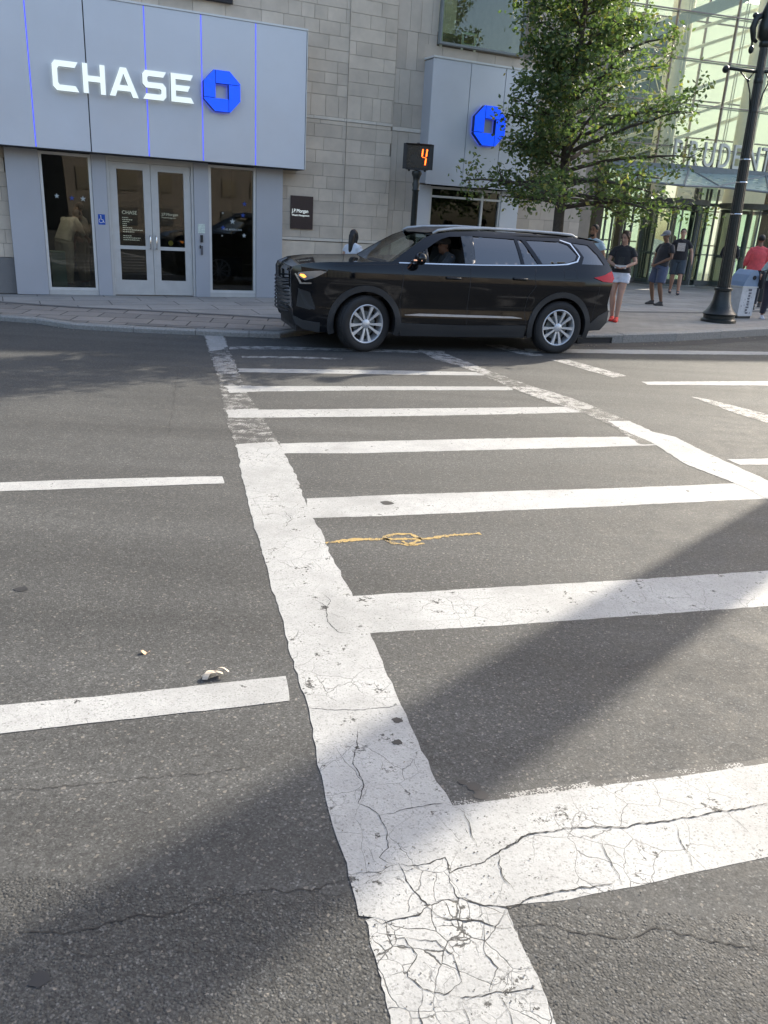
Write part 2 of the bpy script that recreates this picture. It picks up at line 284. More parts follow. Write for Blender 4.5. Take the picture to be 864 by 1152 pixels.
# ------------------------------------------------------------------ object helpers
def tag(o, label=None, cat=None, group=None, kind=None):
    if label: o['label'] = label
    if cat: o['category'] = cat
    if group: o['group'] = group
    if kind: o['kind'] = kind
    return o
def empty(name, label, cat, loc=(0, 0, 0), rz=0.0, group=None):
    o = bpy.data.objects.new(name, None); COL.objects.link(o); o.location = loc; o.rotation_euler = (0, 0, rz)
    o.empty_display_size = 0.2
    return tag(o, label, cat, group)
class MB:
    def __init__(s): s.v = []; s.f = []; s.m = []
    def add(s, vs, fs, mi=0):
        n = len(s.v); s.v += [tuple(v) for v in vs]; s.f += [tuple(i + n for i in f) for f in fs]; s.m += [mi] * len(fs); return s
    def box(s, x0, x1, y0, y1, z0, z1, mi=0, mat=None):
        vs = [Vector(p) for p in ((x0, y0, z0), (x1, y0, z0), (x1, y1, z0), (x0, y1, z0), (x0, y0, z1), (x1, y0, z1), (x1, y1, z1), (x0, y1, z1))]
        if mat is not None: vs = [mat @ v for v in vs]
        return s.add(vs, [(0, 3, 2, 1), (4, 5, 6, 7), (0, 1, 5, 4), (1, 2, 6, 5), (2, 3, 7, 6), (3, 0, 4, 7)], mi)
    def tube(s, pts, rad, n=8, mi=0, caps=True, up=None):
        pts = [Vector(p) for p in pts]
        if not isinstance(rad, list): rad = [rad] * len(pts)
        vs = []; N = len(pts); ref = None
        for i, p in enumerate(pts):
            d = (pts[min(i + 1, N - 1)] - pts[max(i - 1, 0)])
            if d.length < 1e-9: d = Vector((0, 0, 1))
            d.normalize()
            if ref is None:
                ref = Vector(up) if up else (Vector((1, 0, 0)) if abs(d.x) < 0.8 else Vector((0, 1, 0)))
            a = (ref - d * ref.dot(d)); a.normalize(); b = d.cross(a); ref = a
            r = rad[i]; ra, rb = r if hasattr(r, '__len__') else (r, r)
            for k in range(n):
                t = 2 * math.pi * k / n; vs.append(p + a * (ra * math.cos(t)) + b * (rb * math.sin(t)))
        fs = [(i * n + k, i * n + (k + 1) % n, (i + 1) * n + (k + 1) % n, (i + 1) * n + k) for i in range(N - 1) for k in range(n)]
        if caps: fs += [tuple(range(n))[::-1], tuple((N - 1) * n + k for k in range(n))]
        return s.add(vs, fs, mi)
    def ball(s, c, r, n=10, mi=0, mat=None):
        c = Vector(c); r = r if hasattr(r, '__len__') else (r, r, r); vs = []; m = n // 2 + 1
        for i in range(m + 1):
            t = math.pi * i / m
            for k in range(n):
                a = 2 * math.pi * k / n; v = Vector((r[0] * math.sin(t) * math.cos(a), r[1] * math.sin(t) * math.sin(a), r[2] * math.cos(t)))
                if mat is not None: v = mat @ v
                vs.append(c + v)
        fs = [(i * n + k, (i + 1) * n + k, (i + 1) * n + (k + 1) % n, i * n + (k + 1) % n) for i in range(m) for k in range(n)]
        return s.add(vs, fs, mi)
    def lathe(s, prof, n=24, mi=0, axis='z', c=(0, 0, 0)):
        vs = []; c = Vector(c)
        for r, h in prof:
            for k in range(n):
                a = 2 * math.pi * k / n
                v = (r * math.cos(a), r * math.sin(a), h) if axis == 'z' else (r * math.cos(a), h, r * math.sin(a))
                vs.append(c + Vector(v))
        fs = [(i * n + k, i * n + (k + 1) % n, (i + 1) * n + (k + 1) % n, (i + 1) * n + k) for i in range(len(prof) - 1) for k in range(n)]
        return s.add(vs, fs, mi)
    def poly(s, pts2, holes, y0, y1, mi=0, mi2=None):
        """2D polygon in (x,z) extruded from y0 (front) to y1"""
        tv, tf, loops = cdt(pts2, holes, None)
        n = len(tv); vs = [(a, y0, b) for a, b in tv] + [(a, y1, b) for a, b in tv]
        s.add(vs, list(tf) + [tuple(i + n for i in f[::-1]) for f in tf], mi)
        for lp in loops:
            k = len(lp); s.add([(a, y0, b) for a, b in lp] + [(a, y1, b) for a, b in lp], [(i, (i + 1) % k, (i + 1) % k + k, i + k) for i in range(k)], mi if mi2 is None else mi2)
        return s
    def build(s, name, mats, parent=None, smooth=False, fixn=True, angle=None):
        me = bpy.data.meshes.new(name); me.from_pydata(s.v, [], s.f)
        for m in (mats if isinstance(mats, (list, tuple)) else [mats]): me.materials.append(MT[m] if isinstance(m, str) else m)
        if len(set(s.m)) > 1: me.polygons.foreach_set('material_index', s.m)
        if fixn:
            bm = bmesh.new(); bm.from_mesh(me); bmesh.ops.recalc_face_normals(bm, faces=bm.faces); bm.to_mesh(me); bm.free()
        if smooth:
            me.polygons.foreach_set('use_smooth', [True] * len(me.polygons))
            if angle: me.set_sharp_from_angle(angle=R(angle))
        me.update()
        o = bpy.data.objects.new(name, me); COL.objects.link(o)
        if parent is not None: o.parent = parent
        return o
def inside(p, poly):
    x, y = p; c = False; n = len(poly); j = n - 1
    for i in range(n):
        xi, yi = poly[i]; xj, yj = poly[j]
        if (yi > y) != (yj > y) and x < (xj - xi) * (y - yi) / (yj - yi) + xi: c = not c
        j = i
    return c
def resamp(lp, step):
    if not step: return [tuple(p) for p in lp]
    out = []; n = len(lp)
    for i in range(n):
        a = lp[i]; b = lp[(i + 1) % n]; L = math.hypot(b[0] - a[0], b[1] - a[1]); k = max(1, int(math.ceil(L / step)))
        for t in range(k): out.append((a[0] + (b[0] - a[0]) * t / k, a[1] + (b[1] - a[1]) * t / k))
    return out
def cdt(outer, holes, step):
    loops = [resamp(outer, step)] + [resamp(h, step) for h in holes]
    V = []; E = []
    for lp in loops:
        b = len(V); V += lp; E += [(b + i, b + (i + 1) % len(lp)) for i in range(len(lp))]
    if step:
        xs = [p[0] for p in outer]; ys = [p[1] for p in outer]
        x = min(xs)
        bpts = np.array(V)
        while x < max(xs):
            y = min(ys)
            while y < max(ys):
                q = (x + step * .31, y + step * .37)
                if inside(q, loops[0]) and not any(inside(q, h) for h in loops[1:]) and np.min(np.abs(bpts - q).sum(1)) > step * .4: V.append(q)
                y += step
            x += step
    r = geometry.delaunay_2d_cdt([Vector(p) for p in V], E, [], 0, 1e-6)
    tv = [tuple(v) for v in r[0]]; tf = []
    for f in r[2]:
        c = (sum(tv[i][0] for i in f) / len(f), sum(tv[i][1] for i in f) / len(f))
        if inside(c, loops[0]) and not any(inside(c, h) for h in loops[1:]): tf.append(tuple(f))
    return tv, tf, loops
def textmesh(txt, size, depth, align='LEFT'):
    c = bpy.data.curves.new('t', 'FONT'); c.body = txt; c.size = size; c.extrude = depth; c.align_x = align; c.resolution_u = 3
    o = bpy.data.objects.new('t', c); COL.objects.link(o); bpy.context.view_layer.update()
    me = bpy.data.meshes.new_from_object(o.evaluated_get(bpy.context.evaluated_depsgraph_get()))
    bpy.data.objects.remove(o); me.transform(Matrix.Rotation(R(90), 4, 'X')); return me
def text(name, txt, size, loc, mat, parent, depth=0.002, align='LEFT', bold=0.0, sx=1.0):
    me = textmesh(txt, size, depth, align); me.transform(Matrix.Diagonal((sx, 1, 1, 1))); me.materials.clear(); me.materials.append(MT[mat]); me.name = name
    o = bpy.data.objects.new(name, me); COL.objects.link(o); o.location = loc; o.parent = parent; return o
def copy_tree(o, parent=None):
    c = o.copy(); COL.objects.link(c); c.parent = parent
    for ch in list(o.children): copy_tree(ch, c)
    return c

MK = {'bandL': [(-6.373, 13.145), (-4.898, 13.033), (-2.792, 13.151), (-1.818, 13.162)],
 'bandR': [(4.817, 17.618), (6.615, 18.429), (9.017, 20.137)],
 'cracks': [[(-0.317, 3.473), (-0.255, 3.406), (-0.229, 3.249), (-0.165, 3.157), (-0.105, 3.14)], [(-0.248, 3.334), (-0.23, 3.466), (-0.288, 3.536)],
            [(-0.049, 2.454), (-0.051, 2.252), (-0.016, 2.142), (-0.029, 2.056), (0.037, 2.01), (0.058, 1.946), (0.073, 1.875), (0.055, 1.838), (0.102, 1.818)],
            [(0.037, 2.01), (0.12, 2.041), (0.248, 2.081)],
            [(0.102, 1.818), (0.158, 1.812), (0.237, 1.849), (0.246, 1.786), (0.353, 1.845), (0.487, 1.963), (0.66, 2.016), (0.802, 2.028), (0.98, 2.063), (1.107, 2.102), (1.321, 2.175)],
            [(0.487, 1.963), (0.396, 1.883), (0.399, 1.798), (0.429, 1.736)], [(0.717, 1.964), (0.732, 1.858), (0.739, 1.785)], [(0.976, 2.051), (0.976, 1.966), (0.973, 1.877)],
            [(1.171, 2.12), (1.191, 2.061), (1.207, 2.031)], [(0.246, 1.786), (0.266, 1.708), (0.326, 1.688), (0.411, 1.689), (0.504, 1.742), (0.715, 1.79)],
            [(0.102, 1.818), (0.132, 1.729), (0.179, 1.671), (0.155, 1.64), (0.06, 1.605), (0.024, 1.631)], [(-0.031, 1.764), (0.056, 1.788), (0.102, 1.818)],
            [(0.304, 2.065), (0.326, 1.988), (0.345, 1.897)], [(0.179, 1.671), (0.226, 1.631), (0.297, 1.636), (0.366, 1.613), (0.401, 1.615)],
            [(0.062, 1.55), (0.119, 1.567), (0.152, 1.516), (0.129, 1.452), (0.161, 1.418), (0.214, 1.409), (0.26, 1.448), (0.243, 1.523), (0.199, 1.559), (0.119, 1.567)],
            [(0.214, 1.409), (0.256, 1.394), (0.344, 1.418), (0.432, 1.436), (0.458, 1.437)], [(0.329, 1.602), (0.329, 1.529), (0.352, 1.492), (0.327, 1.422)],
            [(0.161, 1.418), (0.149, 1.359), (0.168, 1.275)], [(0.256, 1.394), (0.273, 1.345), (0.256, 1.26)], [(0.344, 1.418), (0.37, 1.374), (0.389, 1.289)],
            [(-0.245, 2.557), (-0.128, 2.557), (0.122, 2.619)], [(-0.617, 4.66), (-0.554, 4.514), (-0.587, 4.361)]],
 'ghost': [(0.267, 2.112), (0.426, 2.147), (0.704, 2.225), (1.064, 2.323), (1.432, 2.431), (2.163, 2.647), (2.129, 2.594), (1.409, 2.379), (1.048, 2.275), (0.694, 2.18), (0.421, 2.104),
           (0.27, 2.066)],
 'kerb': [(-5.823, 11.945), (-5.275, 11.892), (-4.632, 11.584), (-3.745, 11.602), (-2.875, 11.705), (-2.119, 11.801), (-1.679, 11.898), (-1.15, 12.75), (-0.6, 13.3), (0.6, 13.75), (1.9, 14.2),
          (2.5, 14.05), (2.85, 13.5), (3.071, 13.318), (3.82, 13.678), (4.934, 14.354), (6.015, 15.153), (7.338, 16.158)],
 'lane': [[(-3.194, 4.624), (-2.485, 4.868), (-1.972, 5.035), (-1.421, 5.193), (-1.133, 5.271), (-1.084, 5.122), (-1.377, 5.026), (-1.907, 4.86), (-2.407, 4.703), (-3.081, 4.444)],
          [(-1.88, 2.29), (-1.351, 2.463), (-0.998, 2.565), (-0.656, 2.676), (-0.351, 2.774), (-0.314, 2.602), (-0.616, 2.506), (-0.943, 2.406), (-1.274, 2.3), (-1.775, 2.135)]],
 'leaf': (-0.95, 2.885),
 'other': [[(1.388, 12.484), (1.675, 12.601), (2.184, 11.756), (1.938, 11.584)], [(2.221, 11.379), (2.491, 11.477), (3.046, 10.422), (2.812, 10.222)],
           [(3.463, 9.267), (3.661, 9.128), (4.075, 8.442), (3.883, 8.002), (3.688, 8.424)], [(1.979, 12.313), (3.609, 12.865), (6.373, 13.705), (6.201, 13.312), (3.494, 12.419), (1.933, 11.991)],
           [(3.127, 10.055), (5.058, 10.695), (6.89, 11.209), (6.715, 10.902), (4.906, 10.345), (3.137, 9.857)],
           [(2.854, 6.536), (3.296, 6.658), (4.461, 6.964), (4.335, 6.743), (3.207, 6.454), (2.901, 6.39)]],
 'rail_far': [(-2.811, 11.926), (-2.291, 10.074), (-1.815, 8.373), (-1.537, 7.266), (-1.247, 6.22), (-1.166, 5.947), (-0.83, 6.1), (-0.993, 6.569), (-1.237, 7.347), (-1.516, 8.181), (-1.723, 9.027),
              (-2.195, 10.701), (-2.535, 12.05)],
 'rail_left': [(-1.201, 6.095), (-1.125, 5.807), (-0.936, 5.036), (-0.766, 4.403), (-0.625, 3.922), (-0.535, 3.582), (-0.42, 3.225), (-0.369, 2.991), (-0.277, 2.692), (-0.209, 2.438), (-0.173, 2.24),
               (-0.109, 2.009), (-0.062, 1.846), (-0.023, 1.717), (-0.004, 1.628), (0.084, 1.618), (0.155, 1.67), (0.229, 1.699), (0.303, 1.711), (0.378, 1.764), (0.355, 1.862), (0.311, 1.967),
               (0.271, 2.083), (0.23, 2.186), (0.184, 2.347), (0.145, 2.501), (0.098, 2.67), (0.03, 2.928), (-0.036, 3.189), (-0.126, 3.519), (-0.195, 3.757), (-0.276, 4.012), (-0.354, 4.328),
               (-0.487, 4.732), (-0.612, 5.293), (-0.823, 6.049), (-0.893, 6.246)],
 'rail_link': [(1.238, 10.137), (0.984, 10.784), (0.707, 11.201), (0.907, 10.547), (1.363, 9.099), (1.629, 8.552), (1.923, 8.119), (2.134, 7.496), (2.214, 6.872), (2.424, 6.92), (2.359, 7.768),
               (2.168, 8.309), (1.963, 8.786), (1.647, 9.289)],
 'rail_near': [(0.018, 1.613), (0.083, 1.647), (0.175, 1.701), (0.243, 1.725), (0.318, 1.737), (0.389, 1.774), (0.393, 1.687), (0.427, 1.549), (0.458, 1.437), (0.487, 1.274), (0.498, 1.143),
               (0.145, 1.123), (0.098, 1.291), (0.065, 1.423), (0.035, 1.534)],
 'rail_patch': [[(-2.811, 11.926), (-2.559, 12.039), (-2.235, 10.843), (-2.263, 10.521), (-2.376, 10.402)], [(-2.252, 9.951), (-2.072, 10.156), (-1.846, 9.452), (-1.732, 8.969), (-1.956, 8.895)],
                [(-1.752, 8.296), (-1.478, 8.381), (-1.389, 8.082), (-1.629, 7.967)], [(-1.514, 7.235), (-1.237, 7.347), (-1.087, 7.028), (-1.422, 6.942)]],
 'rail_right': [[(0.344, 11.624), (0.671, 11.504), (0.984, 10.784), (1.238, 10.137), (1.132, 9.856), (0.788, 10.505), (0.545, 10.841)],
                [(1.37, 9.153), (1.647, 9.289), (1.963, 8.786), (2.168, 8.309), (1.923, 8.119), (1.629, 8.552)],
                [(2.135, 7.711), (2.359, 7.768), (2.48, 7.375), (2.638, 7.217), (2.761, 6.651), (2.955, 5.971), (3.11, 5.369), (3.133, 5.058), (2.832, 5.177), (2.663, 5.826), (2.421, 6.316),
                 (2.349, 6.933), (2.186, 7.372)],
                [(2.8, 6.0), (3.1, 5.9), (3.45, 4.5), (4.0, 2.5), (5.45, -3.0), (5.05, -3.1), (3.65, 2.4), (3.1, 4.5), (2.84, 5.4)]],
 'roadcracks': [[(-0.898, 1.503), (-0.82, 1.53), (-0.707, 1.53), (-0.589, 1.585), (-0.479, 1.608), (-0.374, 1.666), (-0.259, 1.699), (-0.138, 1.708), (-0.018, 1.765)],
                [(-1.195, 2.015), (-0.989, 2.054), (-0.805, 2.092), (-0.536, 2.161), (-0.343, 2.234)], [(-0.759, 1.491), (-0.659, 1.46), (-0.49, 1.484), (-0.315, 1.491)],
                [(0.401, 1.615), (0.51, 1.632), (0.649, 1.619), (0.795, 1.635), (0.929, 1.611), (1.071, 1.594)], [(-1.767, 6.237), (-2.372, 8.811)]],
 'rung0': [(-2.213, 10.852), (-1.746, 11.081), (-1.028, 11.246), (-0.163, 11.424), (0.727, 11.608), (0.715, 11.36), (-0.158, 11.184), (-1.005, 11.013), (-1.704, 10.817), (-2.169, 10.634)],
 'rung1': [(-1.919, 10.179), (-1.289, 10.379), (-0.663, 10.469), (-0.656, 10.366), (-1.272, 10.244), (-1.894, 10.049)],
 'rung2': [(-1.857, 9.298), (-0.97, 9.542), (0.092, 9.812), (1.208, 10.064), (1.186, 9.844), (0.092, 9.543), (-0.943, 9.287), (-1.814, 9.081)],
 'rung3': [(-1.518, 8.344), (-0.865, 8.545), (-0.103, 8.769), (1.399, 9.213), (1.371, 9.0), (-0.098, 8.56), (-0.838, 8.292), (-1.47, 8.081)],
 'rung4': [(-1.215, 7.316), (-0.334, 7.591), (0.812, 7.941), (2.014, 8.331), (1.953, 8.046), (0.786, 7.623), (-0.316, 7.263), (-1.164, 7.008)],
 'rung5': [(-0.886, 6.194), (-0.269, 6.39), (0.633, 6.686), (1.607, 6.974), (2.472, 7.21), (2.372, 6.879), (1.534, 6.603), (0.606, 6.314), (-0.25, 6.047), (-0.845, 5.917)],
 'rung6': [(-0.508, 4.916), (0.101, 5.11), (0.782, 5.304), (1.717, 5.561), (2.99, 5.95), (3.08, 5.98), (3.02, 5.6), (2.805, 5.533), (1.613, 5.157), (0.737, 4.898), (0.101, 4.705), (-0.468, 4.559)],
 'rung7': [(-0.284, 3.487), (0.059, 3.583), (0.605, 3.731), (1.291, 3.914), (2.18, 4.17), (3.62, 4.6), (3.66, 4.22), (1.979, 3.702), (1.179, 3.482), (0.558, 3.314), (0.064, 3.193), (-0.179, 3.131)],
 'rung8': [(0.271, 2.074), (0.423, 2.117), (0.697, 2.193), (1.053, 2.289), (1.416, 2.395), (3.95, 3.1), (4.02, 2.72), (1.218, 1.935), (0.994, 1.861), (0.737, 1.775), (0.576, 1.725), (0.394, 1.69),
           (0.361, 1.795), (0.311, 1.967)],
 'scrap': (-0.63, 2.717),
 'spots': [((0.096, 2.518), 0.016), ((0.096, 2.384), 0.015), ((-1.688, 3.392), 0.035), ((0.347, 2.175), 0.02), ((0.367, 2.133), 0.02), ((0.313, 2.194), 0.012), ((0.014, 4.923), 0.05),
           ((-0.748, 1.388), 0.03)],
 'yellow': [[(-0.32, 4.183), (-0.154, 4.264), (0.051, 4.296), (0.258, 4.343), (0.419, 4.426), (0.583, 4.481)],
            [(0.076, 4.384), (0.009, 4.317), (0.051, 4.242), (0.143, 4.23), (0.226, 4.324), (0.165, 4.399), (0.076, 4.384)], [(0.112, 4.279), (0.163, 4.22), (0.245, 4.26)]]}

# ------------------------------------------------------------------ ground, road, kerb, sidewalk
def ext(p, q, L):
    d = Vector((q[0] - p[0], q[1] - p[1])).normalized(); return (q[0] + d.x * L, q[1] + d.y * L)
KB = MK['kerb']
KB = [ext(KB[3], (-5.9, 11.98), 60)] + KB
KB = KB + [ext((6.015, 15.153), KB[-1], 70)]
MB().add([(-300, -300, 0), (300, -300, 0), (300, 300, 0), (-300, 300, 0)], [(0, 1, 2, 3)]).build('road', 'asphalt')
tag(bpy.data.objects['road'], kind='structure')
def offs(pl, d):
    out = []
    for i, p in enumerate(pl):
        a = Vector(pl[max(i - 1, 0)]); b = Vector(pl[min(i + 1, len(pl) - 1)]); t = (b - a).normalized(); out.append((p[0] - t.y * d, p[1] + t.x * d))
    return out
def sidez(x, y):
    if x > 3.2: return 0.15
    ky = float(np.interp(x, [p[0] for p in KB], [p[1] for p in KB])); t = min(1, max(0, (y - ky) / 2.3)); lo = .075 + .075 * min(1, max(0, (x - 2.3) / .9))
    return lo + (0.15 - lo) * t
def flat(name, pts, z, mat, kind='structure', step=None, slope=False):
    tv, tf, lp = cdt(pts, [], step)
    o = MB().add([(a, b, z + (sidez(a, b) - .15 if slope else 0)) for a, b in tv], tf).build(name, mat, fixn=False)
    me = o.data
    if me.polygons and me.polygons[0].normal.z < 0: me.flip_normals()
    return tag(o, kind=kind)
# kerb: granite stones laid end to end, softened top edge
kin = offs(KB, 0.17)
k = MB(); acc = 0
rk = random.Random(3)
for i in range(len(KB) - 1):
    a, b = Vector(KB[i]), Vector(KB[i + 1]); c, d = Vector(kin[i]), Vector(kin[i + 1]); L = (b - a).length
    n = max(1, int(round(L / 1.5))) if L < 20 else 12
    for j in range(n):
        t0, t1 = j / n + 0.004 / L, (j + 1) / n - 0.004 / L
        p = [a.lerp(b, t0), a.lerp(b, t1), c.lerp(d, t1), c.lerp(d, t0)]
        mx = (a + b) * .5; h = sidez(mx.x, float(np.interp(mx.x, [v[0] for v in KB], [v[1] for v in KB]))) + rk.uniform(-.003, .003); e = .02
        lo = [(q.x, q.y, 0.0) for q in p]
        m1 = [(p[0].x, p[0].y, h - e), (p[1].x, p[1].y, h - e), (p[2].x, p[2].y, h), (p[3].x, p[3].y, h)]
        q0 = p[0].lerp(p[3], .12); q1 = p[1].lerp(p[2], .12)
        k.add(lo + m1 + [(q0.x, q0.y, h), (q1.x, q1.y, h)], [(0, 1, 5, 4), (4, 5, 9, 8), (8, 9, 6, 7), (1, 2, 6, 9, 5), (0, 4, 8, 7, 3), (2, 3, 7, 6)])
tag(k.build('kerb', 'granite_kerb'), kind='structure')
flat('sidewalk', kin[1:-1] + [(24, 27), (24, 45), (-24, 45), (-24, 9.0)], 0.146, 'slab', step=.8, slope=True)
flat('sidewalk', [kin[-2], kin[-1], (140, 160), (-140, 160), (-70, 30), kin[0], kin[1], (-24, 9.0), (-24, 45), (24, 45), (24, 27)], 0.146, 'slab')
rc_left = kin[1:8] + [(-1.3, 13.12), (-2.79, 13.15), (-4.9, 13.03), (-6.37, 13.14), (-12, 13.6), (-14, 11.5)]
flat('brick_paving', [(-14, 11.9)] + kin[1:9] + [(-0.9, 13.5), (-1.4, 13.16), (-2.79, 13.15), (-4.9, 13.03), (-6.37, 13.14), (-14, 13.9)], 0.150, 'pave', step=.5, slope=True)
flat('plaza_paving', [kin[13], kin[14], kin[15], kin[16], kin[17], kin[18], (20.0, 24.2), (20, 28), (9.017, 20.037), (6.615, 18.33), (4.817, 17.52), (3.2, 16.8)], 0.150, 'slab_r')
flat('drainage_strip', [(-14, 13.92), (-6.37, 13.16), (-4.9, 13.05), (-2.79, 13.17), (-1.0, 13.18), (-1.0, 13.30), (-2.79, 13.29), (-4.9, 13.17), (-6.37, 13.28), (-14, 14.05)], 0.153, 'gutter', slope=True, step=.5)
flat('drainage_strip', [(3.2, 16.82), (4.817, 17.54), (6.615, 18.35), (9.017, 20.06), (20, 28), (20, 28.3), (9.0, 20.3), (6.6, 18.6), (4.8, 17.78), (3.2, 17.05)], 0.152, 'gutter')
# gutter joint patch of darker asphalt along the right kerb
flat('gutter_patch', offs(KB, -0.003)[13:19] + offs(KB, -0.42)[13:19][::-1], 0.003, M('old_gutter_asphalt', (0.035, 0.035, 0.036), 0.9, var=0.3, scale=8, bump=0.5, bscale=60))

# road markings
def ragged(pts, amp, step, seed=1):
    rr = random.Random(seed); q = resamp(pts, step); out = []
    for p in q:
        a = amp * min(3.2, 0.55 + p[1] / 4.5); out.append((p[0] + rr.uniform(-a, a), p[1] + rr.uniform(-a, a)))
    return out
def marking(name, pts, mat, z=0.004, amp=0.004, step=0.035, seed=1):
    return flat(name, ragged(pts, amp, step, seed), z, mat)
marking('crosswalk_edge_line', MK['rail_left'], 'white', 0.0027, 0.0045, 0.06, seed=2)
marking('crosswalk_edge_line', MK['rail_far'], 'white_faded', 0.0016, 0.006, 0.05, seed=5)
for i, p in enumerate(MK['rail_patch']): marking('crosswalk_edge_patch', p, 'white' if i != 1 else 'white_worn', 0.0024, 0.006, 0.03, seed=60 + i)
marking('crosswalk_edge_line', MK['rail_near'], 'white_old', 0.0021, 0.0035, 0.02, seed=3)
for i in range(9):
    far = i < 4
    marking('crosswalk_stripe', MK[f'rung{i}'], 'white_worn' if i in (0, 1) else 'white_thin' if i in (5, 6) else 'white', 0.0012, 0.0025, 0.05, seed=10 + i)
for i, p in enumerate(MK['rail_right']): marking('crosswalk_edge_line', p, 'white_worn' if i < 2 else 'white', 0.0029 - .0006 * (i == 3), 0.004, 0.05, seed=30 + i)
marking('crosswalk_edge_line', MK['rail_link'], 'white_faded', 0.0018, 0.006, 0.05, seed=77)
marking('crosswalk_stripe', MK['ghost'], 'white_faded', 0.0006, 0.003, 0.03, seed=78)
for i, p in enumerate(MK['other']): marking('stop_line' if i > 2 else 'dashed_guide_line', p, 'white_thin' if i > 2 else 'white_worn', 0.0025, 0.003, 0.05, seed=40 + i)
for i, p in enumerate(MK['lane']): marking('lane_line', p, 'white_thin', 0.0025, 0.002, 0.05, seed=50 + i)
def ribbon(pts, w, z, mb, jit=0.35, sub=0.012, seed=0, taper=True):
    rr = random.Random(seed); P = [Vector(p) for p in pts]; q = []
    for a, b in zip(P[:-1], P[1:]):
        n = max(2, int((b - a).length / sub))
        for t in range(n): q.append(a.lerp(b, t / n))
    q.append(P[-1]); off = 0; vs = []
    for i, p in enumerate(q):
        d = (q[min(i + 1, len(q) - 1)] - q[max(i - 1, 0)]).normalized(); n = Vector((-d.y, d.x))
        off = off * .8 + rr.uniform(-1, 1) * sub * jit
        e = min(1, i / 6, (len(q) - 1 - i) / 6) if taper else 1
        ww = w * (0.35 + rr.random()) * (0.25 + .75 * e) * (0.7 + p.length * .12)
        c = p + n * off; vs += [(*(c + n * ww / 2), z), (*(c - n * ww / 2), z)]
    mb.add(vs, [(2 * i, 2 * i + 1, 2 * i + 3, 2 * i + 2) for i in range(len(q) - 1)])
ck = MB()
for i, p in enumerate(MK['cracks']): ribbon(p, 0.0045 if i in (9, 10, 13, 4) else 0.0030, 0.0034, ck, seed=i)
rr = random.Random(5)
for i in range(46):      # hairline branches off the main cracks
    p = rr.choice(MK['cracks'][:20]); a = Vector(rr.choice(p)); an = rr.uniform(0, 6.28); q = [a]
    for j in range(rr.randint(2, 4)):
        an += rr.uniform(-.8, .8); q.append(q[-1] + Vector((math.cos(an), math.sin(an))) * rr.uniform(.02, .05))
    ribbon(q, 0.0013, 0.0033, ck, seed=100 + i)
tag(ck.build('pavement_crack', 'crack'), kind='structure')
ck = MB()
for i, p in enumerate(MK['roadcracks']): ribbon(p, 0.0035 if i in (0, 3) else 0.0022, 0.0018, ck, seed=200 + i, jit=.6)
tag(ck.build('asphalt_crack', 'crack'), kind='structure')
ye = MB()
for i, p in enumerate(MK['yellow']): ribbon(p, [0.030, 0.022, 0.020][i], 0.0022, ye, seed=300 + i, jit=.25, taper=False)
tag(ye.build('utility_paint_mark', 'yellow'), kind='structure')
st = MB(); rr = random.Random(9)
for (c, r) in MK['spots']:
    r *= 1.35 if r < .03 else .9
    zz = .0035 if r < .024 and c[0] < .3 else .0019
    if .04 < r and c[1] > 5: zz = .0035
    n = 14; st.add([(c[0] + r * rr.uniform(.7, 1.2) * math.cos(t * 6.283 / n), c[1] + r * rr.uniform(.65, 1.0) * math.sin(t * 6.283 / n), zz) for t in range(n)], [tuple(range(n))])
tag(st.build('tar_spots', 'stain'), kind='structure')

gr = MB(); rr = random.Random(77)
for i in range(900):
    if i < 420: x, y = rr.uniform(-2.5, 2.5), 1.2 + rr.random() ** 1.5 * 5
    elif i < 600: x, y = rr.uniform(-.2, .8), rr.uniform(1.3, 1.9)
    else:
        x = rr.uniform(-6, 7.3); y = float(np.interp(x, [p[0] for p in KB], [p[1] for p in KB])) - abs(rr.gauss(.03, .12)) - .02
    s = rr.uniform(.0012, .0032) * (1 if i < 600 else 3.0); z = .004
    gr.add([(x + s * rr.uniform(.6, 1.4), y, z), (x - s, y + s * rr.uniform(.5, 1.3), z), (x - s * .6, y - s, z), (x, y, z + s * 1.2)], [(0, 1, 3), (1, 2, 3), (2, 0, 3), (0, 2, 1)])
tag(gr.build('road_grit', M('pale_grit', (.26, .23, .19), .9, island=.6)), kind='stuff')

# storm drain in the right kerb
t = (Vector(KB[15]) - Vector(KB[14])).normalized(); base = Vector(KB[14])
dr = empty('storm_drain', 'dark storm drain slot in the granite kerb by the rear tyre of the black vehicle', 'drain', (base.x - t.x * .05, base.y - t.y * .05, 0), math.atan2(t.y, t.x))
MB().box(-.05, .62, -.012, .05, .012, .085).build('opening', 'dark', dr)
m = MB().box(-.07, -.052, -.02, .0, 0, .1).box(.622, .64, -.02, .0, 0, .1).box(-.07, .64, -.02, 0, .087, .1); m.build('frame', 'iron', dr)
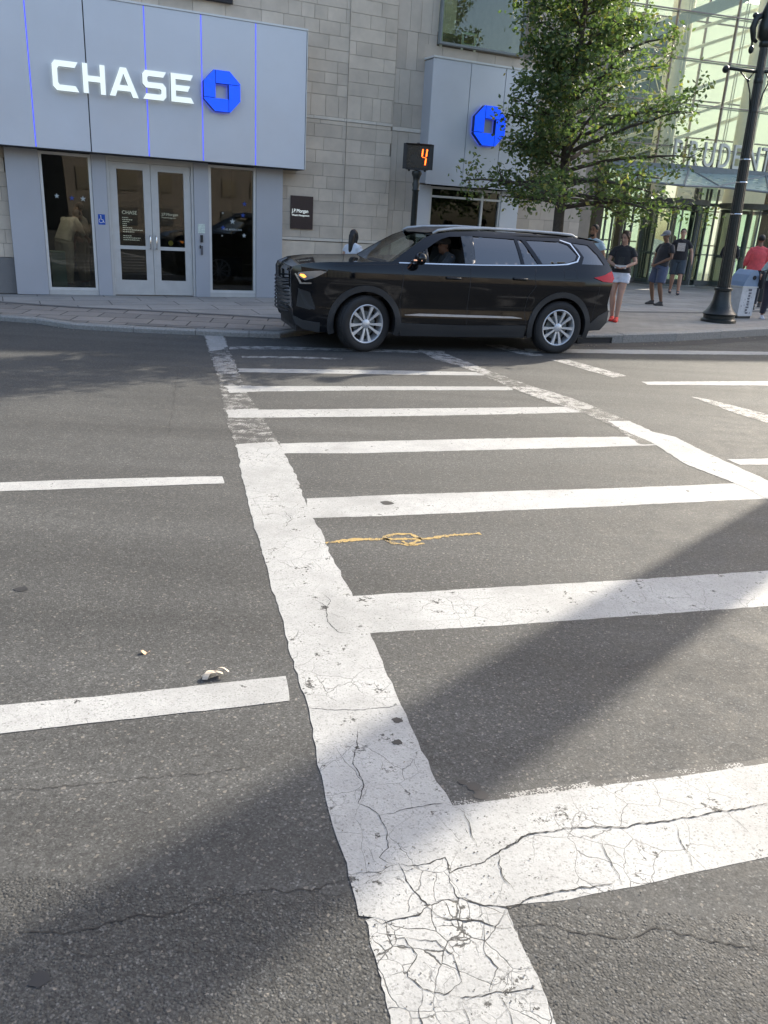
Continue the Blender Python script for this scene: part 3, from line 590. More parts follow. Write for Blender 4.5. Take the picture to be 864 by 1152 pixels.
# litter
lf = MB(); rr = random.Random(2); n = 9
lf.add([(MK['leaf'][0] + (i - 4) * .0055, MK['leaf'][1] + s * .011 * math.sin(math.pi * (i + .3) / n) * rr.uniform(.7, 1.2), .006 + .006 * math.sin(i)) for i in range(n) for s in (-1, 1)], [(2 * i, 2 * i + 1, 2 * i + 3, 2 * i + 2) for i in range(n - 1)])
o = lf.build('dry_leaf', M('dry_leaf', (0.42, 0.30, 0.20), 0.8)); tag(o, 'small dry tan leaf lying on the bare asphalt beyond the nearer lane line', 'leaf')
sc = MB(); x, y = MK['scrap']
for (ax, ay, bx, by, w) in ((-.045, .0, .03, .035, .012), (-.03, -.02, -.012, .05, .012), (.0, .04, .055, .03, .006)):
    d = Vector((bx - ax, by - ay)).normalized(); nn = Vector((-d.y, d.x)) * w; vs = []
    for i in range(7):
        p = Vector((ax, ay)).lerp(Vector((bx, by)), i / 6); h = .010 + .014 * math.sin(i / 6 * math.pi) + (.012 if w < .01 else 0)
        vs += [(x + p.x + nn.x, y + p.y + nn.y, h), (x + p.x - nn.x, y + p.y - nn.y, h + .004)]
    sc.add(vs, [(2 * i, 2 * i + 1, 2 * i + 3, 2 * i + 2) for i in range(6)])
o = sc.build('paper_scrap', M('stained_paper', (0.46, 0.40, 0.32), 0.8, var=.3, scale=60)); tag(o, 'crumpled torn paper scrap on the nearer white lane line', 'litter')

# ------------------------------------------------------------------ bank building
FZ = R(90 - 64.3)
BO = (-2.4167, 16.1924, 0.0)
bank = empty('bank_building', 'stone corner building with the grey metal bank storefront', 'building', BO, FZ)
def blocks(s0, s1, z0, z1, ch, bw, y=0.0, seed=0, holes=(), g=0.0028, vertical=False, mb=None):
    rr = random.Random(seed); mb = mb or MB(); z = z0; row = 0
    while z < z1 - .02:
        h = min(ch, z1 - z); x = s0 - (0 if row % 2 == 0 else bw * .5) - (0 if not vertical else rr.uniform(0, bw)); 
        while x < s1 - .001:
            w = bw * (rr.choice((.5, .72, 1.0, 1.0, 1.15)) if not vertical else rr.choice((.85, 1, 1.2)))
            a, b = max(x, s0), min(x + w, s1)
            if b - a > .03 and not any(a < hx1 and b > hx0 and z < hz1 and z + h > hz0 for hx0, hx1, hz0, hz1 in holes):
                dy = rr.uniform(0, .003)
                mb.box(a + g, b - g, y - dy, y + .045, z + g, z + h - g)
            x += w
        z += h; row += 1
    return mb
# stone wall (front face of the stones at local y = 0.1)
Y = 0.10
m = MB()
blocks(-14, -4.6, .75, 2.6, .225, .55, Y, 1, mb=m); m.build('stone_wall', 'stone', bank); m = MB()
blocks(.15, 1.44, .15, 1.24, .36, .62, Y, 2, mb=m)
blocks(.15, 1.44, 1.30, 3.42, .2275, .56, Y, 3, mb=m)
blocks(-14, 1.44, 4.6, 5.05, .2275, .56, Y, 4, mb=m)
blocks(.15, 1.44, 3.48, 3.84, .36, .26, Y, 5, mb=m)
blocks(.15, 1.44, 3.84, 4.6, .19, .5, Y, 6, mb=m)
blocks(-.75, 1.44, 5.05, 9.0, .2275, .5, Y, 7, mb=m)
m.build('stone_wall', 'stone', bank); m = MB()
blocks(1.441, 2.40, .15, 1.24, .36, .66, Y - .018, 8, mb=m)
blocks(1.441, 2.40, 1.30, 3.42, .2275, .62, Y - .018, 9, mb=m)
blocks(1.441, 2.40, 3.48, 3.88, .4, .24, Y - .018, 10, mb=m)
blocks(1.441, 2.40, 3.88, 9.0, .2275, .62, Y - .018, 11, mb=m)
m.build('stone_pier', 'stone', bank)
m = MB()
for z0, z1 in ((.15, 1.0), (1.0, 1.9), (1.9, 2.45), (2.45, 3.36), (3.44, 3.85), (3.85, 4.45), (4.45, 5.1), (5.1, 6.0), (6.0, 7.0), (7, 9)): blocks(2.406, 3.26, z0, z1, z1 - z0, .27, Y, int(z0 * 10), vertical=True, mb=m)
for z0, z1 in ((.15, 1.0), (1.0, 1.9), (1.9, 2.45), (2.45, 3.36), (3.44, 4.2), (4.2, 4.9), (4.95, 6.0), (6.0, 7.0), (7, 9)): blocks(5.46, 7.2, z0, z1, z1 - z0, .34, Y, int(z0 * 11) + 3, vertical=True, mb=m)
blocks(3.0, 5.46, 4.72, 4.93, .21, .8, Y, 31, mb=m)
m.build('stone_slab', 'stone_slab', bank)
m = MB()
for s0, s1, y in ((.15, 1.44, Y - .012), (1.441, 2.40, Y - .030), (2.406, 3.2, Y - .012), (5.46, 7.2, Y - .012)):
    for z0 in (1.245, 3.425):
        if s0 > 2.4: z0 = 3.365 if z0 > 2 else None
        if z0 is None: continue
        x = s0
        while x < s1:
            w = min(.62, s1 - x); m.box(x + .003, x + w - .003, y, y + .05, z0, z0 + .052 + (.02 if s0 > 2.4 else 0)); x += w
        m.build('string_course', 'stone_light', bank); m = MB()
m = MB(); m.box(-14, -4.6, Y - .01, Y + .1, .15, .745); m.build('granite_plinth', 'granite', bank)
# wall core behind the stones (joints show it)
m = MB()
m.box(-14, -4.6, Y + .04, Y + .4, .15, 4.6); m.box(-14, 7.2, Y + .04, Y + .4, 9.0, 11.0)
m.box(-14, 3.24, Y + .04, Y + .4, 4.6, 5.02); m.box(-.74, 3.24, Y + .04, Y + .4, 5.02, 9.0); m.box(-14, -3.45, Y + .04, Y + .4, 5.02, 9.0)
m.box(.15, 3.2, Y + .04, Y + .4, .15, 4.6); m.box(1.45, 2.4, Y + .01, Y + .04, .15, 9); m.box(5.2, 7.2, Y + .04, Y + .4, .15, 9.0); m.box(3.24, 5.2, Y + .04, Y + .4, 4.4, 4.93)
m.box(3.24, 5.2, Y + .04, Y + .4, 7.6, 9.0)
m.box(7.2, 7.5, Y, 16, .15, 11); m.box(-14, 7.2, 15.5, 16, .15, 11); m.box(-14, 7.2, Y + .4, 15.5, 10.7, 11)
m.build('wall_core', 'joint', bank)
# fascia: satin panels with light strips in the joints
JX = [-7.0, -6.0, -5.05, -4.12, -3.27, -2.335, -1.41, -.47, .46]
FY = -.35
for a, b in zip(JX[:-1], JX[1:]):
    m = MB(); g = .009
    m.box(a + g, b - g, FY, FY + .03, 2.5, 4.74); m.build('fascia_panel', 'alu', bank)
m = MB(); m.box(-7, .45, FY + .035, Y, 2.52, 4.72); m.build('fascia_box', 'alu_dark', bank)
m = MB(); m.box(-7.02, .475, FY - .012, Y, 4.745, 4.775); m.box(.462, .475, FY - .005, Y, 2.5, 4.745); m.build('fascia_coping', 'frame', bank)
for s in (-5.05, -4.12, -2.335, -1.41, -.47): MB().box(s - .007, s + .007, FY + .004, FY + .025, 2.51, 4.735).build('light_strip', 'led', bank)
MB().box(-3.277, -3.263, FY + .014, FY + .03, 2.51, 4.735).build('joint_gasket', 'dark', bank)
MB().box(-7, .45, FY + .0, Y, 2.486, 2.498).build('fascia_soffit', 'dark', bank)
# storefront
for a, b in ((-4.6, -4.09), (-3.255, -3.02), (-1.52, -1.255), (-.36, .15)):
    m = MB(); m.box(a, b, -.02, .16, .15, 2.486); m.build('pilaster', 'alu_dark', bank)
def window(a, b, z0, z1, name='display_window', fr=.045, parent=bank, glass='store_glass', y=.05, fm='frame', bars=()):
    m = MB(); m.box(a, a + fr, y - .05, y + .05, z0, z1); m.box(b - fr, b, y - .05, y + .05, z0, z1)
    m.box(a + fr, b - fr, y - .05, y + .05, z0, z0 + fr); m.box(a + fr, b - fr, y - .05, y + .05, z1 - fr, z1)
    for bx in bars: m.box(bx - fr / 2, bx + fr / 2, y - .04, y + .04, z0 + fr, z1 - fr)
    o = m.build(name, fm, parent)
    MB().box(a + fr, b - fr, y - .004, y + .004, z0 + fr, z1 - fr).build('pane', glass, o)
    return o
window(-4.085, -3.26, .23, 2.47); window(-1.25, -.365, .23, 2.47)
MB().box(-4.085, -3.26, .0, .16, .15, .228).build('window_sill', 'door_frame', bank); MB().box(-1.25, -.365, .0, .16, .15, .228).build('window_sill', 'door_frame', bank)
m = MB(); m.box(-3.015, -2.975, .0, .12, .15, 2.486); m.box(-1.565, -1.525, .0, .12, .15, 2.486); m.box(-2.975, -1.565, .0, .12, 2.40, 2.486); m.build('door_surround', 'door_frame', bank)
for a, b, side in ((-2.97, -2.275, 1), (-2.268, -1.57, -1)):
    m = MB(); z0, z1 = .165, 2.395; y0, y1 = .03, .085; st_ = .125
    m.box(a, a + st_, y0, y1, z0, z1); m.box(b - st_, b, y0, y1, z0, z1); m.box(a + st_, b - st_, y0, y1, z0, z0 + .26); m.box(a + st_, b - st_, y0, y1, z1 - .11, z1); m.box(a + st_, b - st_, y0, y1, .96, 1.02)
    d = m.build('door', 'door_frame', bank)
    MB().box(a + st_, b - st_, .05, .06, 1.02, z1 - .11).box(a + st_, b - st_, .05, .06, z0 + .26, .96).build('pane', 'store_glass', d)
    hx = (b - .05) if side > 0 else (a + .05)
    h = MB(); h.tube([(hx, .03, .98), (hx, -.04, .98), (hx, -.05, 1.0), (hx, -.05, 1.18), (hx, -.04, 1.2), (hx, .03, 1.2)], .011, 8); h.build('handle', 'chrome', d, smooth=True)
    xx = a if side > 0 else b
    for z in (.4, 1.25, 2.2): MB().tube([(xx, .022, z - .05), (xx, .022, z + .05)], .011, 6).build('hinge', 'door_frame', d)
    # printed notice behind the glass
    MB().box(a + st_ + .03, b - st_ - .02, .064, .067, 1.05, 1.68).build('notice_panel', 'dark', d)
    if side > 0:
        text('lettering', 'CHASE', .085, (a + st_ + .06, .0615, 1.55), 'letter', d, .001)
        m = MB(); rr = random.Random(4)
        for i, w_ in enumerate((.10, .17, .12, .07, .07, .16, .34, .2, 0, .15, .3, .28)):
            x = a + st_ + .065; e = x + w_
            while x < e: q = rr.uniform(.015, .04); m.box(x, min(x + q, e), .0605, .0615, 1.485 - i * .034, 1.497 - i * .034); x += q + .008
        m.build('small_print', 'letter', d)
    else:
        text('lettering', 'J.P.Morgan', .068, (a + st_ + .05, .0615, 1.56), 'letter', d, .001)
        text('lettering', 'Wealth Management', .030, (a + st_ + .05, .0615, 1.515), 'letter', d, .0008)
        MB().poly([(a + .32 + .045 * math.cos(t * .3927), 1.09 + .045 * math.sin(t * .3927)) for t in range(16)], [], .0595, .0615).build('round_sticker', M('yellow_sticker', (.6, .5, .08), .6), d)
MB().tube([(-1.43, -.045, 1.08), (-1.43, -.045, 1.02)], .012, 6).build('key_slot', 'black', bank)
# dark recess between glazing and soffit
# low window of the second storefront
for a, b in ((3.02, 3.29), (5.0, 5.44)): MB().box(a, b, -.02, .16, .15, 2.42).build('pilaster', 'alu', bank)
window(3.29, 5.0, .35, 2.41, bars=(4.55,)); MB().box(3.29, 5.0, 0, .16, .15, .348).build('window_sill', 'door_frame', bank)
MB().box(3.335, 4.955, .0, .04, 2.2, 2.24).build('window_transom', 'frame', bank)
for a, b in ((3.02, 3.84), (3.855, 4.64), (4.655, 5.45)): MB().box(a, b, -.3, -.27, 2.43, 4.65).build('fascia_panel', 'alu', bank)
m = MB(); m.box(3.03, 5.44, -.265, Y, 2.45, 4.64); m.build('fascia_box', 'alu_dark', bank)
MB().box(3.01, 5.46, -.312, Y, 4.655, 4.69).build('fascia_coping', 'frame', bank)
# upper windows
window(3.27, 5.18, 4.96, 7.6, 'upper_window', .04, glass='green_glass', fm='steel_grey', bars=())
for a, b in ((-3.4, -2.15), (-2.1, -.78)): window(a, b, 5.05, 7.6, 'upper_window', .06, glass='store_glass', fm='dark')
m = MB(); m.box(-14, -4.7, Y, Y + .04, 5.05, 9); m.build('stone_wall', 'stone', bank)
# rooms behind the glass
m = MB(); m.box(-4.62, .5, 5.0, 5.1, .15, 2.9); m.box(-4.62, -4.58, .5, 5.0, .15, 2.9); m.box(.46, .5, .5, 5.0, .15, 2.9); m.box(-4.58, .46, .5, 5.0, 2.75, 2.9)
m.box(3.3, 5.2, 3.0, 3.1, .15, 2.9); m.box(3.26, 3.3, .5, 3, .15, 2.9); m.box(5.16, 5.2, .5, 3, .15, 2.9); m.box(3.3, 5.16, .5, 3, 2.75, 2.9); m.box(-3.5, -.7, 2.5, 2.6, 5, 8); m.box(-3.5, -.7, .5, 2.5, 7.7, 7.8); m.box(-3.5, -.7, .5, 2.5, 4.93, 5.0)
m.build('interior_wall', 'inside', bank); m = MB(); m.box(3.2, 5.2, 3.0, 3.1, 4.9, 7.8); m.box(3.2, 5.2, .5, 3.0, 7.7, 7.8); m.box(3.2, 5.2, .5, 3, 4.9, 4.93); m.build('upper_room', 'inside_pale', bank); MB().box(3.5, 4.9, 1.2, 1.4, 7.6, 7.68).build('ceiling_and_fill_light', 'light', bank)  # upper room light is added to brighten the room behind the glass
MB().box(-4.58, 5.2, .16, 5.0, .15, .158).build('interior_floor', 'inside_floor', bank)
MB().box(-2.6, -1.0, 1.6, 1.66, 2.68, 2.70).build('ceiling_and_fill_light', 'light', bank); MB().box(-4.1, -3.2, .45, .62, 2.70, 2.73).build('ceiling_and_fill_light', 'light', bank)  # the light by the left window is added, to brighten the figure inside
MB().box(-4.0, -3.76, .25, .6, .16, .86).build('cabinet', M('pale_green_cabinet', (.34, .46, .36), .5), bank)
m = MB(); m.box(3.7, 3.74, .8, .84, 4.95, 5.9); m.box(4.2, 4.23, .8, .84, 4.95, 5.4); m.box(4.5, 4.53, .8, .84, 4.95, 5.4); m.box(4.2, 4.53, .8, .84, 5.15, 5.19); m.box(4.2, 4.53, .8, .84, 5.36, 5.4); m.build('upper_room_rack', 'cream', bank)
MB().box(3.5, 4.9, 1.6, 1.66, 4.95, 5.5).build('upper_room_counter', 'brown_col', bank)
def star(cx, cz, r, y=.043):
    p = [(cx + (r if i % 2 == 0 else r * .4) * math.sin(i * math.pi / 5), cz + (r if i % 2 == 0 else r * .4) * math.cos(i * math.pi / 5)) for i in range(10)]
    return MB().poly(p, [], y - .001, y)
MT['decal'] = M('frosted_decal', (.42, .46, .46), .7); MT['decal_blue'] = M('blue_decal', (.02, .06, .3), .6)
for cx, cz, r, mm in ((-3.84, 1.78, .045, 'decal'), (-3.60, 1.76, .045, 'decal_blue'), (-3.42, 1.76, .05, 'decal'), (-.80, 1.52, .055, 'decal'), (-.57, 1.84, .05, 'decal_blue'), (-.58, 1.28, .045, 'decal'), (-.98, 1.66, .022, 'decal'), (-1.0, 1.26, .02, 'decal'), (-.60, 1.64, .05, 'decal_blue'), (-.98, 1.40, .05, 'decal_blue')):
    star(cx, cz, r).build('star_decal', mm, bank)
text('window_lettering', 'THE AMERICAN', .05, (-.98, .0425, 1.36), 'decal', bank, .0008)
MB().box(-1.03, -.55, .30, .34, .52, .86).build('display_stand', 'dark', bank)

# signs on the storefront (each its own thing)
UL = {'C': ([(.12, 1), (.98, 1), (.85, .8), (.26, .8), (.2, .73), (.2, .27), (.26, .2), (.85, .2), (.98, 0), (.14, 0), (0, .14), (0, .86)], []),
      'H': ([(0, 0), (.2, 0), (.2, .4), (.66, .4), (.66, 0), (.86, 0), (.86, 1), (.66, 1), (.66, .6), (.2, .6), (.2, 1), (0, 1)], []),
      'A': ([(0, 0), (.23, 0), (.32, .2), (.83, .2), (.92, 0), (1.15, 0), (.70, 1), (.45, 1)], [[(.41, .39), (.74, .39), (.575, .78)]]),
      'S': ([(.12, 1), (.97, 1), (.84, .8), (.24, .8), (.2, .76), (.2, .65), (.24, .6), (.82, .6), (.95, .47), (.95, .13), (.82, 0), (0, 0), (.13, .2), (.7, .2), (.75, .25), (.75, .35), (.7, .4), (.13, .4), (0, .53), (0, .87)], []),
      'E': ([(0, 1), (.93, 1), (.82, .8), (.2, .8), (.2, .6), (.80, .6), (.70, .4), (.2, .4), (.2, .2), (.83, .2), (.95, 0), (0, 0)], [])}
def fpt(s, y, z): return Matrix.Translation(BO) @ Matrix.Rotation(FZ, 4, 'Z') @ Vector((s, y, z))
sg = empty('bank_sign', 'white raised CHASE letters with blue octagon emblem on the wide grey fascia', 'sign', fpt(-2.6, FY, 3.35), FZ)
LH = .43
for ch, s in (('C', -3.80), ('H', -3.345), ('A', -2.945), ('S', -2.415), ('E', -1.955)):
    p, hs = UL[ch]; q = [(s + 2.6 + a * LH * .93, .02 + b * LH + (s + 2.6) * .012) for a, b in p]; hq = [[(s + 2.6 + a * LH * .93, .02 + b * LH) for a, b in h] for h in hs]
    MB().poly(q, hq, -.10, -.035, 0, 1).build('letter', ['letter', 'letter_side'], sg)
def octagon(mb, cx, cz, r, y0, y1):
    a = .36; c = .414; g = .018
    base = [(-a + g, a + g * .5), (1, a + g * .5), (1, c + .03), (c, 1), (-a + g, 1)]
    for k in range(4):
        ca, sa = math.cos(-k * math.pi / 2), math.sin(-k * math.pi / 2)
        mb.poly([(cx + r * (x * ca - z * sa), cz + r * (x * sa + z * ca)) for x, z in base], [], y0, y1, 0, 1)
    return mb
octagon(MB(), -1.095 + 2.6, 3.62 - 3.35, .315, -.13, -.03).build('emblem', ['blue', 'blue_dark'], sg)
for s in (-3.6, -3.2, -2.7, -2.2, -1.75, -1.2):
    pass
sg2 = empty('emblem_sign', 'blue octagon emblem alone on the narrower fascia behind the tree', 'sign', fpt(4.31, -.3, 3.58), FZ)
octagon(MB(), 0, 0, .36, -.12, -.02).build('emblem', ['blue', 'blue_dark'], sg2)
pq = empty('wall_plaque', 'dark brown square plaque on the limestone wall beside the grey bank front', 'plaque', fpt(.57, Y, 1.75), FZ)
MB().box(-.225, .225, -.035, -.004, -.30, .30).build('plate', 'plum', pq)
text('lettering', 'J.P.Morgan', .092, (-.205, -.0375, -.0), 'letter', pq, .0015, sx=.85); text('lettering', 'Wealth Management', .046, (-.205, -.0375, -.065), 'letter', pq, .0015, sx=.92)
ac = empty('accessibility_sign', 'small blue wheelchair symbol sticker on the grey pilaster beside the double doors', 'sign', fpt(-3.14, -.02, 1.44), FZ)
MB().box(-.058, .058, -.004, -.001, -.085, .085).build('plate', 'wheel_blue', ac)
m = MB(); ring = [(-.012 + .034 * math.cos(t), -.02 + .034 * math.sin(t)) for t in np.linspace(2.0, 6.6, 12)]
m.tube([(a, -.006, b) for a, b in ring], .0045, 5); m.tube([(-.014, -.006, .05), (-.01, -.006, .0), (.018, -.006, -.002), (.034, -.006, -.05), (.045, -.006, -.046)], .006, 5); m.ball((-.014, -.006, .06), .010, 8)
m.build('symbol', 'wheel_white', ac)
kp = empty('entry_intercom', 'white notice and black card reader on the pilaster between doors and window', 'card reader', fpt(-1.40, -.02, 1.35), FZ)
MB().box(-.065, .065, -.008, -.001, -.06, .10).build('notice', M('pale_notice', (.6, .68, .62), .6, var=.3, scale=60), kp)
MB().box(-.022, .022, -.03, -.001, -.22, -.09).build('reader', 'black', kp); MB().box(-.018, .018, -.025, -.001, -.44, -.28).build('switch', M('reader_grey', (.12, .12, .13), .5), kp)

# ------------------------------------------------------------------ atrium building
AZ_A = R(90 - 74)
AO = (7.85, 28.9, 0.0)
atr = empty('glass_atrium', 'tall glass atrium entrance hall with cream beams and revolving doors', 'building', AO, AZ_A)
SL, SR, ZT, DEP = -3.4, 40.0, 16.2, 8.0
m = MB()
TZ = [4.50, 5.78, 7.06, 8.345, 9.63, 10.9, 12.2, 13.5, 14.8]
for z in TZ: m.box(SL, SR, -.05, -.012, z - .012, z + .022)
m.build('transom', 'mullion', atr)
m = MB()
for z in TZ: m.box(SL, SR, .03, .07, z - .05, z - .02)
m.build('inner_rail', 'cream', atr)
m = MB(); s = -1.77
while s < SR: m.box(s - .014, s + .014, -.045, .06, 3.95, ZT); s += 2.17
m.build('mullion', 'mullion', atr)
m = MB(); s = -1.77 + 1.0
while s < 14: m.box(s - .012, s + .012, 1.0, 1.03, 4.0, 12); m.box(s + .08, s + .10, 1.0, 1.03, 4.0, 12); s += 2.17
m.build('inner_mullion', 'cream', atr)
MB().box(SL, SR, -.004, .004, 3.95, ZT).build('curtain_glass', 'atrium_glass', atr)
MB().box(SL, SR, 0, DEP, ZT, ZT + .03).build('glass_roof', 'atrium_glass', atr)
m = MB(); s = SL
while s < SR: m.box(s, s + .18, .05, DEP, ZT + .04, ZT + .34); s += 2.2
m.box(SL, SR, -.1, .05, ZT - .2, ZT + .4); m.box(SL, SR, 4.0, 4.3, ZT + .35, ZT + .6)
m.build('roof_beam', 'cream', atr)
m = MB(); m.box(SL, SR, DEP, DEP + .1, .15, 11.0); m.build('back_glazing', 'frost', atr)
m = MB(); s = SL
while s < SR: m.box(s - .04, s + .04, DEP - .08, DEP - .01, .15, 11); s += 1.45
for z in np.arange(1.4, 11, 1.45): m.box(SL, SR, DEP - .06, DEP - .02, z - .03, z + .03)
m.build('back_mullion', 'mullion', atr)
m = MB(); m.box(SL - .3, SL, 0, DEP, .15, ZT); m.build('side_wall', 'stone_slab', atr)
MB().box(SL, SR, .1, DEP, .15, .158).build('hall_floor', M('pale_terrazzo', (.5, .48, .42), .35), atr)
for s, y in ((-.58, 2.0), (2.21, 2.6), (5.6, 2.6), (9.0, 2.6)):
    m = MB(); m.tube([(s, y, .16), (s, y, ZT)], .37, 28); m.build('round_column', 'cream', atr, smooth=True, angle=40)
m = MB()
def slant(s0, z0, s1, z1, y, w, h, mi=0):
    v = []
    for yy in (y, y + w): v += [(s0, yy, z0 - h / 2), (s1, yy, z1 - h / 2), (s1, yy, z1 + h / 2), (s0, yy, z0 + h / 2)]
    m.add(v, [(0, 1, 2, 3), (7, 6, 5, 4), (0, 4, 5, 1), (1, 5, 6, 2), (2, 6, 7, 3), (3, 7, 4, 0)], mi)
slant(-.9, 7.45, 4.2, 9.6, 1.3, .5, .42)
for dz, h, y in ((0, .12, 3.2), (-.62, .12, 3.5), (-1.15, .09, 3.8), (-2.0, .12, 3.2), (-2.9, .10, 3.5), (-3.6, .12, 3.8)): slant(-1.2, 7.05 + dz, 8.5, 10.6 + dz, y, .25, h)
m.build('sloping_beam', 'cream', atr)
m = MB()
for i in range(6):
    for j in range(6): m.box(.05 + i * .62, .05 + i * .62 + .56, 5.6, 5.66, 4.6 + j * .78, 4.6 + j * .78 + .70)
m.build('reflection_panel', 'dark_panel', atr)  # dark panes modelled indoors in place of reflections on the front glass
m = MB(); m.box(-.1, 3.9, 5.67, 5.8, 4.3, 9.5); m.box(5.2, 12, 5.67, 5.8, 3.2, 4.2); m.build('inner_wall', 'cream', atr)
m = MB()
for i in range(3): m.tube([(.3 + i * 1.1, 5.0, 8.2), (1.0 + i * 1.1, 5.0, 6.9)], .02, 5)
m.build('tie_rod', 'cream', atr)
m = MB()
for s, w in ((-2.55, .22), (-1.5, .26), (-.62, .10), (5.05, .10), (8.2, .3)): MB().box(s - w / 2, s + w / 2, -.28, .05, .15, 3.75).build('bronze_column', 'brown_col', atr)
# ground floor glazing with posts
m = MB(); rr = random.Random(12)
posts = [-3.0, -2.2, -1.95, -1.1, -.85, -.35, -.1, .28, .34, 2.15, 2.22, 2.34, 2.62, 2.75, 3.05, 5.3, 5.42, 5.9, 6.5, 7.1]
for s in posts: m.box(s - .022, s + .022, -.03 - rr.random() * .05, .04, .16, 3.3)
m.box(SL, 8.5, -.04, .04, 2.75, 2.85); m.box(SL, 8.5, -.03, .03, 1.15, 1.19); m.build('door_post', 'steel_grey', atr)
m = MB(); m.box(-2.95, .3, -.004, .004, .3, 3.72); m.box(2.36, 3.0, -.004, .004, .3, 3.72); m.box(5.4, SR, -.004, .004, .3, 3.72); m.build('shopfront_glass', 'green_glass', atr)
m = MB(); m.box(SL, 8.5, -.08, .06, .15, .30); m.build('base_kerb', 'granite', atr)
m = MB()
for s in (.05, .9): m.box(s, s + .35, 1.4, 1.75, .16, 1.0)
m.build('hall_bin', 'paper', atr)
def revolving(s, n):
    o = empty('t', None, None); bpy.data.objects.remove(o)
    rd = bpy.data.objects.new('revolving_door', None); COL.objects.link(rd); rd.parent = atr; rd.location = (s, -.35, 0)
    m = MB(); r = 1.0
    for t0, t1 in ((20, 160), (200, 340)):
        for i in range(10):
            a, b = R(t0 + (t1 - t0) * i / 10 - 0), R(t0 + (t1 - t0) * (i + 1) / 10); a += R(90); b += R(90)
            m.add([(r * math.cos(a), r * math.sin(a), .2), (r * math.cos(b), r * math.sin(b), .2), (r * math.cos(b), r * math.sin(b), 2.7), (r * math.cos(a), r * math.sin(a), 2.7)], [(0, 1, 2, 3)])
    m.build('drum_glass', 'green_glass', rd, fixn=False, smooth=True)
    m = MB(); m.lathe([(.01, 2.72), (1.04, 2.72), (1.04, 2.88), (.01, 2.88)], 32); m.build('drum_cap', 'steel_grey', rd); m = MB(); m.lathe([(1.03, .155), (1.03, .2), (.97, .2)], 32); m.build('drum_ring', 'steel_grey', rd)
    for a in (110, 250, 290, 70): MB().tube([(r * math.cos(R(a)), r * math.sin(R(a)), .16), (r * math.cos(R(a)), r * math.sin(R(a)), 2.70)], .03, 6).build('drum_post', 'steel_grey', rd)
    for k in range(4):
        a = R(n + 90 * k); m = MB(); d = Vector((math.cos(a), math.sin(a), 0)); nn = Vector((-d.y, d.x, 0)) * .02
        for (q0, q1, z0, z1) in ((.04, .1, .2, 2.68), (.88, .94, .2, 2.68), (.1, .88, .2, .32), (.1, .88, 2.58, 2.68), (.1, .88, 1.1, 1.16)):
            p = [d * q0 - nn, d * q1 - nn, d * q1 + nn, d * q0 + nn]
            m.add([(*v.xy, z0) for v in p] + [(*v.xy, z1) for v in p], [(0, 3, 2, 1), (4, 5, 6, 7), (0, 1, 5, 4), (1, 2, 6, 5), (2, 3, 7, 6), (3, 0, 4, 7)])
        w = m.build('door_wing', 'steel_grey', rd)
        MB().add([(*(d * .1).xy, .32), (*(d * .88).xy, .32), (*(d * .88).xy, 2.58), (*(d * .1).xy, 2.58)], [(0, 1, 2, 3)]).build('pane', 'green_glass', rd, fixn=False)
revolving(1.25, 20); revolving(4.2, 55)
# canopy of folded glass fans
cp = empty('entrance_canopy', 'folded green glass canopy on dark steel ribs over the revolving doors', 'canopy', tuple(Matrix.Translation(AO) @ Matrix.Rotation(AZ_A, 4, 'Z') @ Vector((0, 0, 3.2))), AZ_A)
MB().box(-1.6, 14, -.45, -.06, .52, .72).build('header', 'steel_grey', cp)
g = MB(); rb = MB(); rb2 = MB()
N = [(-1.6, 3.1), (1.4, 3.1), (4.5, 3.1), (7.6, 3.1), (10.7, 3.1)]
for s0, w in N:
    T = (s0 + w * .98, -.45, .62); F0 = (s0 - .3, -2.6, .02); Fm = (s0 + w * .38, -3.1, -.06); F1 = (s0 + w - .3, -2.6, .02)
    B0 = (s0, -.45, .50)
    g.add([B0, F0, T], [(0, 1, 2)]); g.add([T, F0, Fm], [(0, 1, 2)]); g.add([T, Fm, F1], [(0, 1, 2)])
    for a, b in ((F0, Fm), (Fm, F1), (T, F0), (T, Fm), (T, F1)): rb.tube([a, b], .035, 6)
    rb.tube([T, (T[0] - .4, -.8, .35)], .07, 6)
g.build('canopy_glass', 'canopy', cp, fixn=False); rb.build('rib', 'steel_grey', cp)
# building name standing on the canopy header
ns = empty('entrance_lettering', 'large silver capitals standing on the canopy header before the atrium glass', 'sign', tuple(Matrix.Translation(AO) @ Matrix.Rotation(AZ_A, 4, 'Z') @ Vector((0, -.3, 3.93))), AZ_A)
x = .80
for i, ch in enumerate('PRUDENTIAL CENTER'):
    if ch != ' ':
        wdt = {'I': .30}.get(ch, .57)
        t_ = text('letter', ch, 1.08, (x, 0, .02), 'pale_sign', ns, .05, sx=.62)
        x += wdt
    else: x += .4
MB().box(.7, 10, -.04, .04, -.01, .02).build('rail', 'steel_grey', ns)

# ------------------------------------------------------------------ black three-row vehicle
_zt = np.array([.15, .25, .36, .5, .62, .72, .85, .95, 1.05, 1.14, 1.20, 1.30, 1.45, 1.60, 1.68, 1.75])
_wt = np.array([.90, .925, .95, .962, .955, .957, .972, .982, .975, .948, .915, .872, .795, .70, .635, .55])
_zf = np.linspace(.15, 1.8, 400); _wf = np.interp(_zf, _zt, _wt); _k = np.exp(-np.linspace(-2, 2, 21) ** 2); _k /= _k.sum()
_wf = np.convolve(np.pad(_wf, 10, mode='edge'), _k, mode='valid')
def HW(x, z):
    w = float(np.interp(z, _zf, _wf))
    t = max(0.0, (x - 1.50) / .95); w *= 1 - .40 * t ** 2.4
    t = max(0.0, (-1.75 - x) / .75); w *= 1 - .15 * t ** 2.2
    w -= .018 * max(0, 1 - abs(z - .60) / .16) * (1 if -1.0 < x < 1.0 else 0)      # lower door crease
    return w
